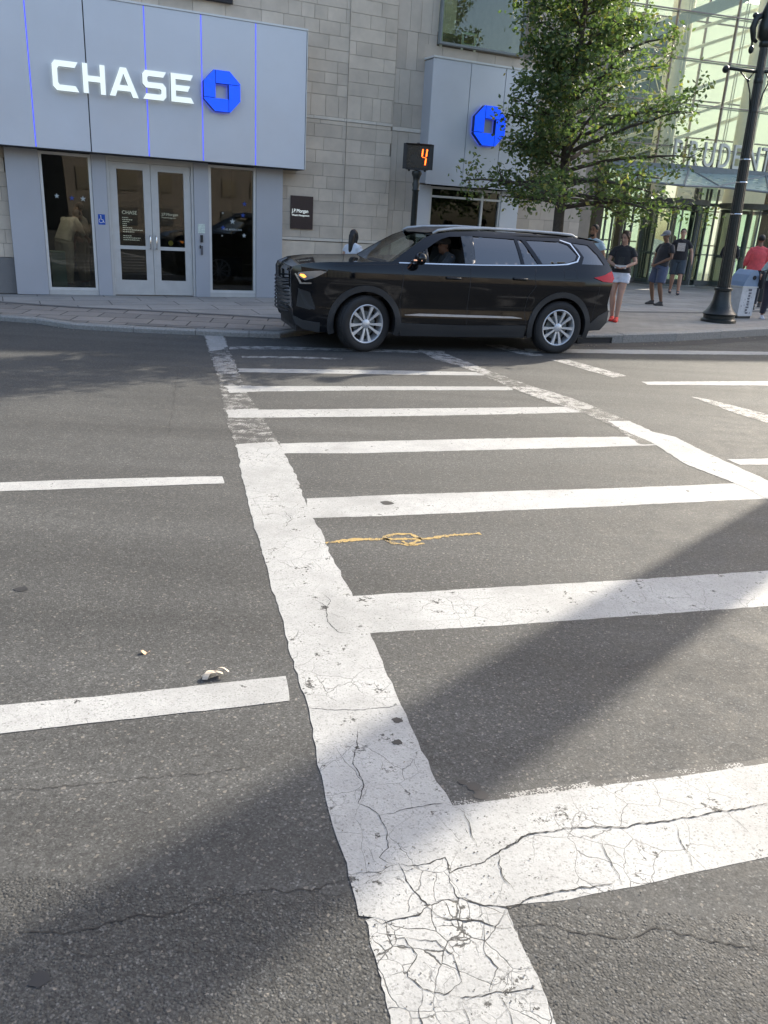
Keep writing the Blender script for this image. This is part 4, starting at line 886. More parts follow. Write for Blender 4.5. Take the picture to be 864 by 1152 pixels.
car = empty('parked_vehicle', 'black three-row vehicle stopped across the far end of the crosswalk, driver window open', 'car', (.684 + .01, 12.70 - .25, 0), R(196.8 + 1.3))
car.name = 'black_car'
FX, RX, WZ, AR = 1.475, -1.475, .375, .435
def sx(s):
    if s < -.58: s = -.58 + (s + .58) * .60
    if s > 3.40: s = 3.40 + (s - 3.40) * .78
    return 1.475 - s * 1.012
def arc(cx, r, a0, a1, n=18): return [(cx + r * math.cos(R(a0 + (a1 - a0) * i / n)), WZ + r * math.sin(R(a0 + (a1 - a0) * i / n))) for i in range(n + 1)]
TOP = [(sx(a), b) for a, b in [(-1.20, 1.01), (-1.14, 1.075), (-.88, 1.13), (-.5, 1.16), (0.0, 1.182), (.34, 1.20), (.60, 1.39), (.84, 1.555), (.98, 1.615), (1.25, 1.663), (1.7, 1.695), (2.3, 1.697), (2.9, 1.685), (3.28, 1.660), (3.46, 1.635)]]
REAR = [(sx(a), b) for a, b in [(3.60, 1.49), (3.74, 1.32), (3.82, 1.20), (3.83, 1.08), (3.80, .92), (3.79, .72), (3.83, .62), (3.80, .45), (3.68, .36)]]
FRONT = [(sx(a), b) for a, b in [(-.62, .235), (-.95, .27), (-1.10, .34), (-1.145, .45), (-1.16, .60), (-1.185, .80)]]
BOT1 = [(sx(3.45), .33)] + arc(RX, AR, 190, -10)[0:0]
rear_arch = arc(RX, AR, 196, -16)      # from rear side over the top to the front side
front_arch = arc(FX, AR, 196, -16)
outline = TOP + REAR + [(sx(3.42), .34)] + rear_arch + [(RX + .6, .235), (FX - .6, .235)] + front_arch + FRONT
WIN_F = [(sx(a), b) for a, b in [(.58, 1.205), (.74, 1.325), (.96, 1.48), (1.08, 1.55), (1.20, 1.59), (1.375, 1.60), (1.385, 1.215)]]
WIN_R = [(sx(a), b) for a, b in [(1.545, 1.218), (1.555, 1.615), (2.18, 1.605), (2.24, 1.24)]]
WIN_S = [(sx(a), b) for a, b in [(2.29, 1.243), (2.225, 1.60), (2.29, 1.60), (2.50, 1.253)]]
WIN_Q = [(sx(a), b) for a, b in [(2.57, 1.262), (2.36, 1.60), (2.88, 1.605), (3.02, 1.56), (3.14, 1.42), (3.10, 1.34), (2.96, 1.287)]]
WIN_B = [(sx(a), b) for a, b in [(3.20, 1.285), (3.245, 1.39), (3.17, 1.51), (3.08, 1.60), (3.34, 1.575), (3.50, 1.44), (3.64, 1.285)]]
def ZS(z): return 1.2 + (z - 1.2) * .90 if z > 1.2 else z
def side_skin(name, outer, holes, mat, parent, off=0.0, step=.05, sides=(1, -1), thick=0.0, smooth=True):
    tv, tf, lp = cdt(outer, holes, step); first = None; m = MB()
    for i, sd in enumerate(sides):
        if name != 'body': m = MB()
        m.add([(x, sd * (HW(x, z) + off), ZS(z)) for x, z in tv], tf)
        if thick:
            m.add([(x, sd * (HW(x, z) + off - thick), ZS(z)) for x, z in tv], tf)
            for l in lp:
                k = len(l); m.add([(x, sd * (HW(x, z) + off), ZS(z)) for x, z in l] + [(x, sd * (HW(x, z) + off - thick), ZS(z)) for x, z in l], [(i, (i + 1) % k, (i + 1) % k + k, i + k) for i in range(k)])
        if name != 'body' or i == len(sides) - 1:
            o = m.build(name, mat, parent, smooth=smooth, angle=30 if thick else None); first = first or o
    return first
def strip(pts, crown, mb, n=14, inset=0.0, power=2.6, off=0.0, ymax=1.0):
    """surface swept across the body between the two side skins, bulging outwards"""
    q = []
    for a, b in zip(pts[:-1], pts[1:]):
        for t in range(4): q.append((a[0] + (b[0] - a[0]) * t / 4, a[1] + (b[1] - a[1]) * t / 4))
    q.append(pts[-1]); vs = []
    for i, p in enumerate(q):
        a = q[max(i - 1, 0)]; b = q[min(i + 1, len(q) - 1)]; d = Vector((b[0] - a[0], b[1] - a[1])).normalized(); nn = Vector((-d.y, d.x)) if True else None
        c = crown(p) if callable(crown) else crown
        w = HW(*p) - inset
        for j in range(n + 1):
            u = (-1 + 2 * j / n) * ymax; k = c * (1 - abs(u) ** power) + off
            vs.append((p[0] - nn.x * k, u * w, ZS(p[1] - nn.y * k)))
    mb.add(vs, [(i * (n + 1) + j, i * (n + 1) + j + 1, (i + 1) * (n + 1) + j + 1, (i + 1) * (n + 1) + j) for i in range(len(q) - 1) for j in range(n)])
    return mb
# TOP runs nose -> tail (decreasing x): outward normal is +z, handled by sign
body = side_skin('body', outline, [WIN_F, WIN_R, WIN_S, WIN_Q, WIN_B], 'carpaint', car, step=.045, thick=.018)
m = MB(); strip(TOP[0:6], -.045, m); m.build('hood', 'carpaint', car, smooth=True)
m = MB(); strip(TOP[5:9], -.075, m); m.build('windscreen', 'car_glass', car, smooth=True, fixn=False)
m = MB(); strip(TOP[8:15], -.02, m); m.build('roof', 'carpaint', car, smooth=True)
m = MB(); strip([TOP[14]] + REAR[:2], -.04, m); m.build('rear_window', 'privacy', car, smooth=True, fixn=False)
m = MB(); strip(REAR[1:7], -.05, m); m.build('tailgate', 'carpaint', car, smooth=True)
m = MB(); strip(REAR[6:], -.06, m); m.build('rear_bumper', 'cladding', car, smooth=True)
m = MB(); strip([FRONT[-1], TOP[0]], -.06, m); strip(FRONT[3:], -.06, m); m.build('front_bumper', 'carpaint', car, smooth=True)
m = MB(); strip(FRONT[:4], -.05, m); m.build('lower_lip', 'cladding', car, smooth=True)
m = MB(); strip([(sx(a), b) for a, b in [(-1.165, .44), (-1.175, .6), (-1.20, .80), (-1.185, .92)]], -.06, m, off=-.012, ymax=.80); m.build('grille', 'black', car, smooth=True)
m = MB()
for z in np.arange(.47, .92, .052):
    x = sx(-1.185) ; w = HW(x, z) * .82
    m.tube([(x + .07 * (1 - abs(u) ** 2.6) + .012, u * w, z) for u in np.linspace(-1, 1, 13)], (.012, .010), 6)
m.build('grille_bar', 'cladding', car, smooth=True)
# windows
def grow(p, e=.016):
    cx = sum(q[0] for q in p) / len(p); cz = sum(q[1] for q in p) / len(p); out = []
    for x, z in p:
        L = math.hypot(x - cx, z - cz); out.append((x + (x - cx) / L * e, z + (z - cz) / L * e))
    return out
side_skin('front_window', [(sx(a), b) for a, b in [(.58, 1.205), (.74, 1.325), (.84, 1.395), (.86, 1.207)]], [], 'car_glass', car, -.008, sides=(1, -1))
for nm, w, mt in (('rear_door_window', WIN_R, 'privacy'), ('small_side_window', WIN_S, 'privacy'), ('rear_quarter_window', WIN_Q, 'privacy'), ('tail_side_window', WIN_B, 'privacy')): side_skin(nm, grow(w), [], mt, car, -.011, sides=(1, -1))
side_skin('passenger_window', grow(WIN_F), [], 'car_glass', car, -.011, sides=(-1,))
side_skin('window_divider', [(sx(.84), 1.207), (sx(.87), 1.207), (sx(.86), 1.41), (sx(.83), 1.39)], [], 'black', car, .001)
side_skin('pillar_trim', [(sx(1.39), 1.21), (sx(1.38), 1.61), (sx(1.55), 1.612), (sx(1.54), 1.215)], [], M('gloss_pillar', (.03, .033, .037), .25, coat=.8), car, .003)
# bright belt trim, cladding, lower door trim
def band(name, top, bot, mat, off, thick=.01, sides=(1, -1), step=.05): return side_skin(name, [(sx(a), b) for a, b in top] + [(sx(a), b) for a, b in bot[::-1]], [], mat, car, off, step, sides, thick)
band('belt_trim', [(.44, 1.198), (1.0, 1.204), (1.6, 1.214), (2.3, 1.238), (2.75, 1.262), (2.95, 1.282), (3.115, 1.325), (3.165, 1.40)], [(.44, 1.185), (1.0, 1.190), (1.6, 1.200), (2.3, 1.224), (2.76, 1.247), (2.97, 1.266), (3.135, 1.315), (3.183, 1.40)], 'chrome', .006, .012)
band('upper_trim', [(3.165, 1.40), (3.05, 1.575), (2.9, 1.622)], [(3.183, 1.40), (3.065, 1.59), (2.9, 1.636)], 'chrome', .006, .012)
band('lower_door_trim', [(.55, .515), (.75, .535), (1.6, .53), (2.15, .525), (2.3, .505)], [(.55, .508), (.75, .503), (1.6, .500), (2.15, .500), (2.3, .50)], M('bright_side_trim', (.36, .37, .39), .3, metal=.6), .022, .02)
band('sill_cladding', [(.50, .40), (1.4, .385), (2.38, .40)], [(.50, .225), (1.4, .222), (2.38, .225)], 'cladding', .014, .03)
for cx in (FX, RX):
    rg = [(cx + (AR + .075) * math.cos(R(a)), WZ + (AR + .075) * math.sin(R(a))) for a in np.linspace(-18, 198, 30)]
    inn = [(cx + (AR - .004) * math.cos(R(a)), WZ + (AR - .004) * math.sin(R(a))) for a in np.linspace(-18, 198, 30)]
    side_skin('arch_cladding', rg + inn[::-1], [], 'cladding', car, .014, .04, (1, -1), .03)
band('bumper_cladding', [(3.42, .45), (3.6, .56), (3.84, .64)], [(3.42, .34), (3.68, .35), (3.82, .46)], 'cladding', .008, .02)
band('bumper_cladding', [(-1.15, .44), (-.95, .385), (-.60, .37)], [(-1.10, .33), (-.95, .265), (-.60, .235)], 'cladding', .008, .02)
# shut lines
def line(pts, w=.006, mat='dark', name='door_gap', off=.0015):
    P = [(sx(a), b) for a, b in pts]; top = []; bot = []
    for i, p in enumerate(P):
        a = Vector(P[max(i - 1, 0)]); b = Vector(P[min(i + 1, len(P) - 1)]); d = (b - a).normalized(); n = Vector((-d.y, d.x)) * w / 2
        top.append((p[0] + n.x, p[1] + n.y)); bot.append((p[0] - n.x, p[1] - n.y))
    side_skin(name, top + bot[::-1], [], mat, car, off, .05)
line([(1.47, .40), (1.46, .8), (1.465, 1.19)]); line([(.46, 1.185), (.50, 1.0), (.47, .7), (.52, .40)]); line([(2.46, .95), (2.44, 1.1), (2.47, 1.24)]); line([(2.46, .95), (2.36, .80), (2.34, .60), (2.38, .42)])
line([(3.45, .50), (3.50, .80), (3.53, 1.03)], .004); line([(2.90, 1.06), (2.90, 1.20), (3.10, 1.21), (3.11, 1.065), (2.90, 1.06)], .005, name='fuel_flap'); line([(.43, 1.17), (.05, 1.150), (-.45, 1.115)], .005)
# handles
def on_side(s, z, off=0.0): x = sx(s); return x, HW(x, z) + off, z
for s0, z in ((1.10, 1.02), (2.10, 1.045)):
    for sd in (1, -1):
        m = MB(); p = [on_side(s0 + t, z, o_) for t, o_ in ((0, .0), (.02, .035), (.11, .042), (.20, .035), (.22, 0))]
        m.tube([(x, sd * y, zz) for x, y, zz in p], (.010, .016), 8); m.build('door_handle', 'carpaint', car, smooth=True)
# lamps
for sd in (1, -1):
    o = side_skin('headlight', [(sx(a), b) for a, b in [(-1.07, .955), (-.93, .905), (-.72, .955), (-.53, 1.035), (-.62, 1.045), (-.88, 1.025), (-1.06, 1.00)]], [], 'lamp_glass', car, .006, .04, (sd,), .01)
    side_skin('turn_signal', [(sx(a), b) for a, b in [(-1.03, .965), (-.95, .935), (-.90, .955), (-.95, .985), (-1.02, .985)]], [], 'amber', o, .010, .03, (sd,), .004)
    side_skin('lamp_trim', [(sx(a), b) for a, b in [(-1.125, .985), (-1.10, .985), (-.99, .875), (-.80, .885), (-.80, .868), (-1.02, .855)]], [], 'chrome', car, .008, .03, (sd,), .008)
    side_skin('tail_light', [(sx(a), b) for a, b in [(3.38, 1.10), (3.60, 1.135), (3.80, 1.195), (3.85, 1.10), (3.80, 1.04), (3.58, 1.05)]], [], 'red_lens', car, .012, .03, (sd,), .02)
    side_skin('air_intake', [(sx(a), b) for a, b in [(-1.04, .79), (-.82, .76), (-.70, .56), (-.82, .53), (-1.08, .56)]], [], 'black', car, .004, .04, (sd,), .006)
    side_skin('intake_trim', [(sx(a), b) for a, b in [(-1.06, .80), (-1.02, .79), (-.84, .60), (-.72, .555), (-.72, .535), (-.88, .56)]], [], 'cladding', car, .009, .04, (sd,), .006)
m = MB(); strip([(sx(3.80), 1.10), (sx(3.82), 1.16)], -.05, m, off=-.012, ymax=.93); m.build('tail_light_bar', 'red_lens', car, smooth=True)
# mirror
for sd in (1, -1):
    x, y, z = on_side(.66, 1.20)
    m = MB(); m.ball((x - .03, sd * (y + .16), z + .065), (.075, .13, .085), 14); m.tube([(x, sd * (y - .02), z - .02), (x - .01, sd * (y + .06), z - .01), (x - .02, sd * (y + .13), z + .02)], (.03, .035), 8)
    o = m.build('mirror', 'carpaint', car, smooth=True)
    MB().tube([(x + .03, sd * (y + .06), z + .035), (x + .045, sd * (y + .17), z + .04), (x - .01, sd * (y + .275), z + .045)], (.006, .010), 6).build('mirror_trim', M('mirror_glint', (.8, .5, .35), .3, emit=(1, .5, .3), es=.3) if sd > 0 else 'chrome', o, smooth=True)  # near side trim: warm colour and faint glow stand for a reflection
# roof rails, spoiler, roof fin
for sd in (1, -1):
    P = []
    for s in (.98, 1.05, 1.3, 1.8, 2.4, 2.9, 3.12, 3.2):
        x = sx(s); z = float(np.interp(-x, [-p[0] for p in TOP], [p[1] for p in TOP])); P.append((x, sd * (HW(x, z) - .02), ZS(z) + (.005 if s in (.98, 3.2) else .038)))
    m = MB(); m.tube(P, (.017, .022), 8, up=(0, 1, 0)); m.build('roof_rail', M('satin_rail', (.42, .43, .44), .35, metal=.6), car, smooth=True)
m = MB(); strip([(sx(3.25), 1.69), (sx(3.5), 1.665), (sx(3.62), 1.63)], -.045, m, off=-.006, ymax=1.0); strip([(sx(3.25), 1.665), (sx(3.5), 1.64), (sx(3.62), 1.63)], -.045, m); m.build('spoiler', 'carpaint', car, smooth=True)
# underbody, wheel wells, cabin floor
m = MB(); m.box(-2.15, 2.35, -.58, .58, .22, .50); m.box(-.95, .95, -.86, .86, .235, .50); m.box(-2.2, -1.97, -.8, .8, .38, .5); m.box(1.98, 2.35, -.60, .60, .27, .5)
m.box(-2.1, 1.35, -.80, .80, .72, .74); m.build('underbody', 'black', car)
for cx in (FX, RX):
    for sd in (1, -1):
        m = MB(); A = [R(a) for a in np.linspace(-14, 194, 20)]
        vs = []
        for a in A: vs += [(cx + (AR + .006) * math.cos(a), sd * .945, WZ + (AR + .006) * math.sin(a)), (cx + (AR + .006) * math.cos(a), sd * .58, WZ + (AR + .006) * math.sin(a))]
        m.add(vs, [(2 * i, 2 * i + 1, 2 * i + 3, 2 * i + 2) for i in range(len(A) - 1)])
        m.add([(cx + (AR + .006) * math.cos(a), sd * .58, WZ + (AR + .006) * math.sin(a)) for a in A], [tuple(range(len(A)))]); m.build('wheel_well', 'black', car)
# interior
m = MB(); m.box(1.02, 1.42, -.78, .78, .75, 1.12); m.tube([(1.0, -.75, 1.12), (1.0, .75, 1.12)], (.10, .07), 10); m.build('dashboard', 'black', car)
for y in (.40, -.40):
    m = MB(); mt = Matrix.Translation((.05, y, .82)) @ Matrix.Rotation(R(-14), 4, 'Y'); m.box(-.06, .07, -.25, .25, 0, .56, mat=mt); m.box(-.03, .55, y - .25, y + .25, .74, .88); m.ball((-.10, y, 1.50), (.055, .13, .09), 12); m.tube([(-.08, y, 1.36), (-.09, y, 1.46)], .03, 6); m.build('front_seat', 'seat', car, smooth=True, angle=40)
m = MB(); m.box(-1.0, -.87, -.62, .62, .8, 1.36); m.box(-1.9, -1.8, -.6, .6, .8, 1.34)
for x in (-.94, -1.85):
    for y in (-.4, .4): m.ball((x, y, 1.43), (.05, .12, .08), 10)
m.build('rear_seat', 'seat', car, smooth=True, angle=40)
m = MB(); P = [(.80 + .06 * math.sin(t), .40 + .185 * math.cos(t), 1.10 + .18 * math.sin(t)) for t in np.linspace(0, 6.283, 25)]; m.tube(P, .014, 8, caps=False); m.tube([(.79, .24, 1.1), (.80, .56, 1.1)], .02, 6); m.tube([(.80, .40, 1.1), (1.0, .40, 1.05)], .03, 8); m.build('steering_wheel', 'black', car, smooth=True)
# headliner so that the cabin is dark
m = MB(); strip(TOP[8:14], -.02, m, inset=.03, off=.03); m.build('headliner', 'seat', car)
# wheels
def wheel(x, y, steer):
    sd = 1 if y > 0 else -1
    w = bpy.data.objects.new('wheel', None); COL.objects.link(w); w.parent = car; w.location = (x, y, WZ); w.rotation_euler = (0, 0, steer + (0 if sd > 0 else math.pi))
    T = .375
    pr = [(.262, .105), (.285, .116), (.33, .122), (.358, .112), (.371, .095), (T, .06), (T, -.06), (.371, -.095), (.355, -.112), (.28, -.11), (.262, -.105)]
    m = MB(); m.lathe(pr, 56, axis='y')
    for k in range(56):                     # tread blocks
        a0, a1 = 2 * math.pi * k / 56, 2 * math.pi * (k + .72) / 56
        for y0, y1 in ((-.088, -.035), (-.028, .028), (.035, .088)):
            q = [(r_ * math.cos(a), yy, r_ * math.sin(a)) for r_ in (T - .004, T + .004) for a in (a0, a1) for yy in (y0, y1)]
            m.add(q, [(4, 5, 7, 6), (0, 1, 5, 4), (2, 6, 7, 3), (0, 4, 6, 2), (1, 3, 7, 5)])
    m.build('tyre', 'rubber', w, smooth=True, angle=35)
    m = MB(); m.lathe([(.262, .106), (.252, .112), (.243, .108), (.236, .085), (.225, .0), (.235, -.09)], 48, axis='y')
    for k in range(10):
        a = 2 * math.pi * k / 10 + .045 * (1 if k % 2 else -1)
        ca, sa = math.cos(a), math.sin(a)
        def q(r_, t, yy): return (r_ * ca - t * sa, yy, r_ * sa + t * ca)
        V = [q(.05, -.014, .088), q(.05, .014, .088), q(.14, .014, .098), q(.14, -.014, .098), q(.243, .025, .102), q(.243, -.025, .102)]
        B = [(v[0], v[1] - .03, v[2]) for v in V]
        n = len(V); m.add(V + B, [(0, 1, 2, 3), (3, 2, 4, 5), (1, 7, 8, 2), (2, 8, 10, 4), (0, 3, 9, 6), (3, 5, 11, 9)])
    m.lathe([(.001, .108), (.035, .106), (.06, .095), (.065, .07)], 24, axis='y')
    m.build('rim', 'alloy', w, smooth=True, angle=30)
    m = MB(); m.lathe([(.001, .03), (.17, .03), (.17, .0), (.001, 0)], 28, axis='y'); m.build('brake_disc', 'steel_grey', w)
    m = MB(); m.lathe([(.001, -.02), (.23, -.02)], 28, axis='y'); m.build('hub_shadow_plate', 'black', w)
wheel(FX, .84, R(14)); wheel(FX, -.84, R(14)); wheel(RX, .84, 0); wheel(RX, -.84, 0)

# ------------------------------------------------------------------ street furniture
ps = empty('pedestrian_signal', 'black walk signal showing orange 4 on a short cast iron post behind the car', 'traffic signal', (.235, 16.6, .15), R(2))
m = MB(); m.lathe([(.17, 0), (.17, .06), (.13, .10), (.12, .3), (.085, .36), (.062, .42), (.058, 2.1), (.075, 2.13), (.06, 2.16), (.075, 2.24), (.058, 2.28), (.07, 2.36), (.10, 2.42), (.09, 2.46), (.04, 2.48)], 16); m.build('post', 'iron', ps, smooth=True, angle=40)
def rbox(mb, x0, x1, y0, y1, z0, z1, r=.05, mi=0):
    pts = []
    for cx, cz, a0 in ((x1 - r, z1 - r, 0), (x0 + r, z1 - r, 90), (x0 + r, z0 + r, 180), (x1 - r, z0 + r, 270)):
        for i in range(5): a = R(a0 + i * 22.5); pts.append((cx + r * math.cos(a), cz + r * math.sin(a)))
    return mb.poly(pts, [], y0, y1, mi)
m = MB(); rbox(m, -.245, .245, -.10, .12, 2.49, 2.93); m.tube([(0, 0, 2.93), (0, 0, 2.96)], .03, 8)
for x in (-.15, .15): m.box(x - .02, x + .02, -.02, .02, 2.46, 2.495)
hs = m.build('housing', 'black', ps)
m = MB(); rbox(m, -.215, .215, -.106, -.1, 2.52, 2.90, .03); m.build('display_face', M('signal_face', (.012, .013, .014), .25, spec=.6), hs)
m = MB()
for a, b in (((-.245, 2.93), (.245, 2.93)), ((-.245, 2.49), (-.245, 2.93)), ((.245, 2.49), (.245, 2.93))): m.tube([(a[0], -.14, a[1]), (b[0], -.14, b[1])], (.04, .006), 6)
m.build('visor', 'black', hs)
m = MB(); zz = -.112
for q in (((.085, 2.845), (.075, 2.72)), ((.165, 2.845), (.155, 2.72)), ((.078, 2.708), (.15, 2.70)), ((.152, 2.69), (.140, 2.575))): m.tube([(q[0][0], zz, q[0][1]), (q[1][0], zz, q[1][1])], (.011, .004), 6)
m.build('countdown_digit', 'led_red', hs)

lp = empty('street_lamp', 'tall black ornamental cast iron lamp post with flared base at the kerb', 'street lamp', (6.54, 16.75, .15), 0)
lp.rotation_euler = (0, R(-1.6), 0)
m = MB()
prof = [(.34, 0), (.34, .05), (.30, .08), (.30, .13), (.33, .17), (.27, .22), (.22, .30), (.175, .42), (.155, .56), (.15, .60), (.175, .62), (.175, .66), (.135, .68)]
m.lathe(prof, 20); m.build('base', 'iron', lp, smooth=True, angle=30)
m = MB(); n = 16; vs = []; H_ = np.linspace(.66, 5.1, 2); vs = []
for i, z in enumerate(H_):
    for k in range(32): a = 2 * math.pi * k / 32; r_ = (.125 if i == 0 else .070) * (1 - .07 * (k % 2)); vs.append((r_ * math.cos(a), r_ * math.sin(a), z))
m.add(vs, [(k, (k + 1) % 32, 32 + (k + 1) % 32, 32 + k) for k in range(32)]); m.build('shaft', 'iron', lp)
for z in (2.05, 2.62, 3.02): r_ = .125 - (z - .66) / 4.44 * .055 + .004; MB().lathe([(r_, z - .012), (r_ + .004, z), (r_, z + .012)], 20).build('steel_band', 'chrome', lp)
m = MB()
for z, r_ in ((3.85, .085), (4.35, .085), (4.95, .10)): m.lathe([(.07, z - .06), (r_, z - .03), (r_, z + .03), (.07, z + .06)], 18)
m.build('collar', 'iron', lp, smooth=True)
m = MB()
for sd in (-1, 1):
    m.tube([(0, 0, 4.50), (sd * .30, 0, 4.52), (sd * .60, 0, 4.55)], .028, 8); m.ball((sd * .63, 0, 4.53), .065, 12)
    m.tube([(sd * .07, 0, 3.85), (sd * .12, 0, 4.15), (sd * .20, 0, 4.36), (sd * .36, 0, 4.50)], .014, 6)
    m.tube([(sd * .20, 0, 4.36), (sd * .10, 0, 4.50)], .012, 6); m.ball((sd * .19, 0, 4.35), .03, 8)
m.build('banner_arm', 'iron', lp, smooth=True)
m = MB()      # scrolled head carrying the lantern bracket
m.lathe([(.07, 4.98), (.15, 5.06), (.16, 5.25), (.12, 5.36), (.14, 5.44), (.10, 5.55), (.06, 5.66), (.055, 5.80), (.10, 5.86), (.16, 5.90), (.165, 5.95), (.08, 5.98), (.03, 6.02)], 20)
for sd in (-1, 1):
    m.tube([(sd * .10, 0, 5.42), (sd * .22, 0, 5.36), (sd * .26, 0, 5.20), (sd * .22, 0, 5.02), (sd * .15, 0, 4.98)], [.05, .06, .06, .045, .03], 8)
    m.ball((sd * .23, 0, 4.86), (.05, .05, .07), 10); m.tube([(sd * .23, 0, 4.9), (sd * .24, 0, 5.1)], .02, 6)
    m.ball((sd * .25, 0, 5.40), .05, 8)
m.build('lantern_bracket', 'iron', lp, smooth=True)

BS = .82
tb = empty('litter_bin', 'tall printed white litter bin with blue-grey hooded lid beside the street lamp', 'litter bin', (7.40, 18.0, .15), R(28)); tb.scale = (BS, BS, BS)
m = MB(); rbox(m, -.27, .27, -.25, .25, .06, .80, .04); m.build('body', 'bin_white', tb)
MB().box(-.25, .25, -.23, .23, 0, .06).build('foot', 'black', tb)
m = MB(); pts = [(-.27, .80), (.27, .80), (.27, .98), (.24, 1.12), (.16, 1.22), (.04, 1.22), (-.10, 1.10), (-.22, .92)]; m.poly(pts, [], -.25, .25); m.build('hood', 'bin_hood', tb)
MB().box(-.29, .29, -.27, .27, .785, .815).build('collar', 'frame', tb)
m = MB(); m.poly([(.09 + .07 * math.cos(t * .5236), 1.03 + .055 * math.sin(t * .5236)) for t in range(12)], [], -.256, -.251); m.build('opening', 'dark', tb)
m = MB(); rr = random.Random(6)
for i in range(9): m.box(-.02 + rr.uniform(-.02, .02), .07 + rr.uniform(-.02, .03), -.254, -.251, .12 + i * .072, .12 + i * .072 + rr.uniform(.03, .06))
for i in range(12): a = rr.uniform(-.22, .16); z = rr.uniform(.1, .72); m.box(a, a + rr.uniform(.01, .04), -.253, -.251, z, z + rr.uniform(.01, .03))
m.build('printed_graphic', 'bin_print', tb)

# ------------------------------------------------------------------ street tree
def make_tree(name, label, loc, H, prof, seed, nl, leaf=.075, group=None, z0=1.95, tr=.12, twigs=8, leafn=15, lopside=None):
    rr = random.Random(seed); nr = np.random.RandomState(seed)
    t = empty(name, label, 'tree', loc, 0, group)
    wood = MB(); tk = [(0, 0, -.02)]; x = y = 0
    zs = np.linspace(.3, H * .97, 14)
    for z in zs: x += rr.uniform(-.03, .03); y += rr.uniform(-.03, .03); tk.append((x, y, z))
    def tp(z): return Vector((np.interp(z, [p[2] for p in tk], [p[0] for p in tk]), np.interp(z, [p[2] for p in tk], [p[1] for p in tk]), z))
    wood.tube(tk, [tr * 1.35] + [tr * (1 - .86 * (z / H)) for z in zs], 10)
    LV = []
    for i in range(nl):
        f = i / (nl - 1); z = z0 + (H * .95 - z0) * f ** 1.15; an = i * 2.399 + rr.uniform(-.4, .4)
        Rm = prof(z + .5, math.cos(an)); L = Rm * rr.uniform(.72, 1.02)
        if L < .15: continue
        d = Vector((math.cos(an), math.sin(an), 0)); a = tp(z); pts = [a]; rise = rr.uniform(.05, .75) + .4 * f
        if z < z0 + .5: rise *= .45
        n = 7; w = Vector((0, 0, 0))
        for k in range(1, n + 1):
            w += Vector((rr.uniform(-1, 1), rr.uniform(-1, 1), rr.uniform(-.6, .6))) * .045
            u = k / n; pts.append(a + d * (L * u) + Vector((0, 0, L * (rise * u - .18 * u * u))) + w)
        r0 = tr * (.42 - .2 * f) * min(1, L / 1.6)
        wood.tube(pts, [r0 * (1 - .8 * k / n) for k in range(n + 1)], 6)
        for q in range(twigs):
            u = .22 + .78 * (q + rr.random()) / twigs; k = min(n - 1, int(u * n)); b = pts[k].lerp(pts[k + 1], u * n - k)
            e = (d.cross(Vector((0, 0, 1))) * rr.choice((-1, 1)) * rr.uniform(.35, 1) + d * rr.uniform(.1, .9) + Vector((0, 0, rr.uniform(-.35, .75)))).normalized()
            l = rr.uniform(.28, .62) * (1 - .35 * u) * min(1.2, max(.55, L / 1.8)); tw = [b]
            for s in range(1, 4): tw.append(b + e * (l * s / 3) + Vector((rr.uniform(-1, 1), rr.uniform(-1, 1), rr.uniform(-1, .7))) * .04)
            wood.tube(tw, [.010, .007, .005, .003], 4, caps=False)
            if rr.random() < .10: continue
            for s in range(4):
                c = b.lerp(tw[-1], .3 + .7 * s / 3) + Vector((rr.uniform(-1, 1), rr.uniform(-1, 1), rr.uniform(-1, 1))) * .06
                for _ in range(int(leafn * rr.uniform(.4, 1.25) / 3) + 1):
                    LV.append(c + Vector(nr.normal(0, .105, 3)))
    wood.build('trunk', 'bark', t, smooth=True)
    P = np.array([tuple(p) for p in LV]); n = len(P)
    A = nr.normal(0, 1, (n, 3)); A[:, 2] *= .6; A[:, 2] -= .35; A /= np.linalg.norm(A, axis=1)[:, None]
    B = nr.normal(0, 1, (n, 3)); B -= A * (A * B).sum(1)[:, None]; B /= np.linalg.norm(B, axis=1)[:, None]; Nn = np.cross(A, B)
    l = (leaf * nr.uniform(.7, 1.3, n))[:, None]; w = l * .30
    V = np.stack([P, P + A * l * .45 + B * w + Nn * l * .06, P + A * l, P + A * l * .45 - B * w + Nn * l * .06, P + A * l * .5 - Nn * l * .05], 1).reshape(-1, 3)
    F = []
    for i in range(n): b = i * 5; F += [(b, b + 1, b + 2, b + 4), (b, b + 4, b + 2, b + 3)]
    me = bpy.data.meshes.new('crown'); me.from_pydata(V.tolist(), [], F); me.materials.append(MT['leaf']); o = bpy.data.objects.new('crown', me); COL.objects.link(o); o.parent = t
    return t
def profA(z, c):
    r = float(np.interp(z, [1.9, 2.5, 3.0, 3.6, 4.2, 5.0, 5.8, 6.8, 7.6], [1.3, 2.0, 2.15, 2.0, 1.65, 1.25, 1.1, .9, .4]))
    return r * (1 + .26 * max(c, 0) * (1 if 2.4 < z < 4.6 else 0)) * (.58 if c < -.05 and 2.95 < z < 4.9 else 1)
make_tree('street_tree', 'young broadleaf street tree with sunlit crown standing behind the car', (2.85, 15.6, .15), 7.4, profA, 11, 84, leafn=34, leaf=.085, twigs=9)
def profB(z, c): return float(np.interp(z, [1.9, 3.5, 5, 7, 8.5], [1.5, 3.0, 3.2, 2.4, .6]))

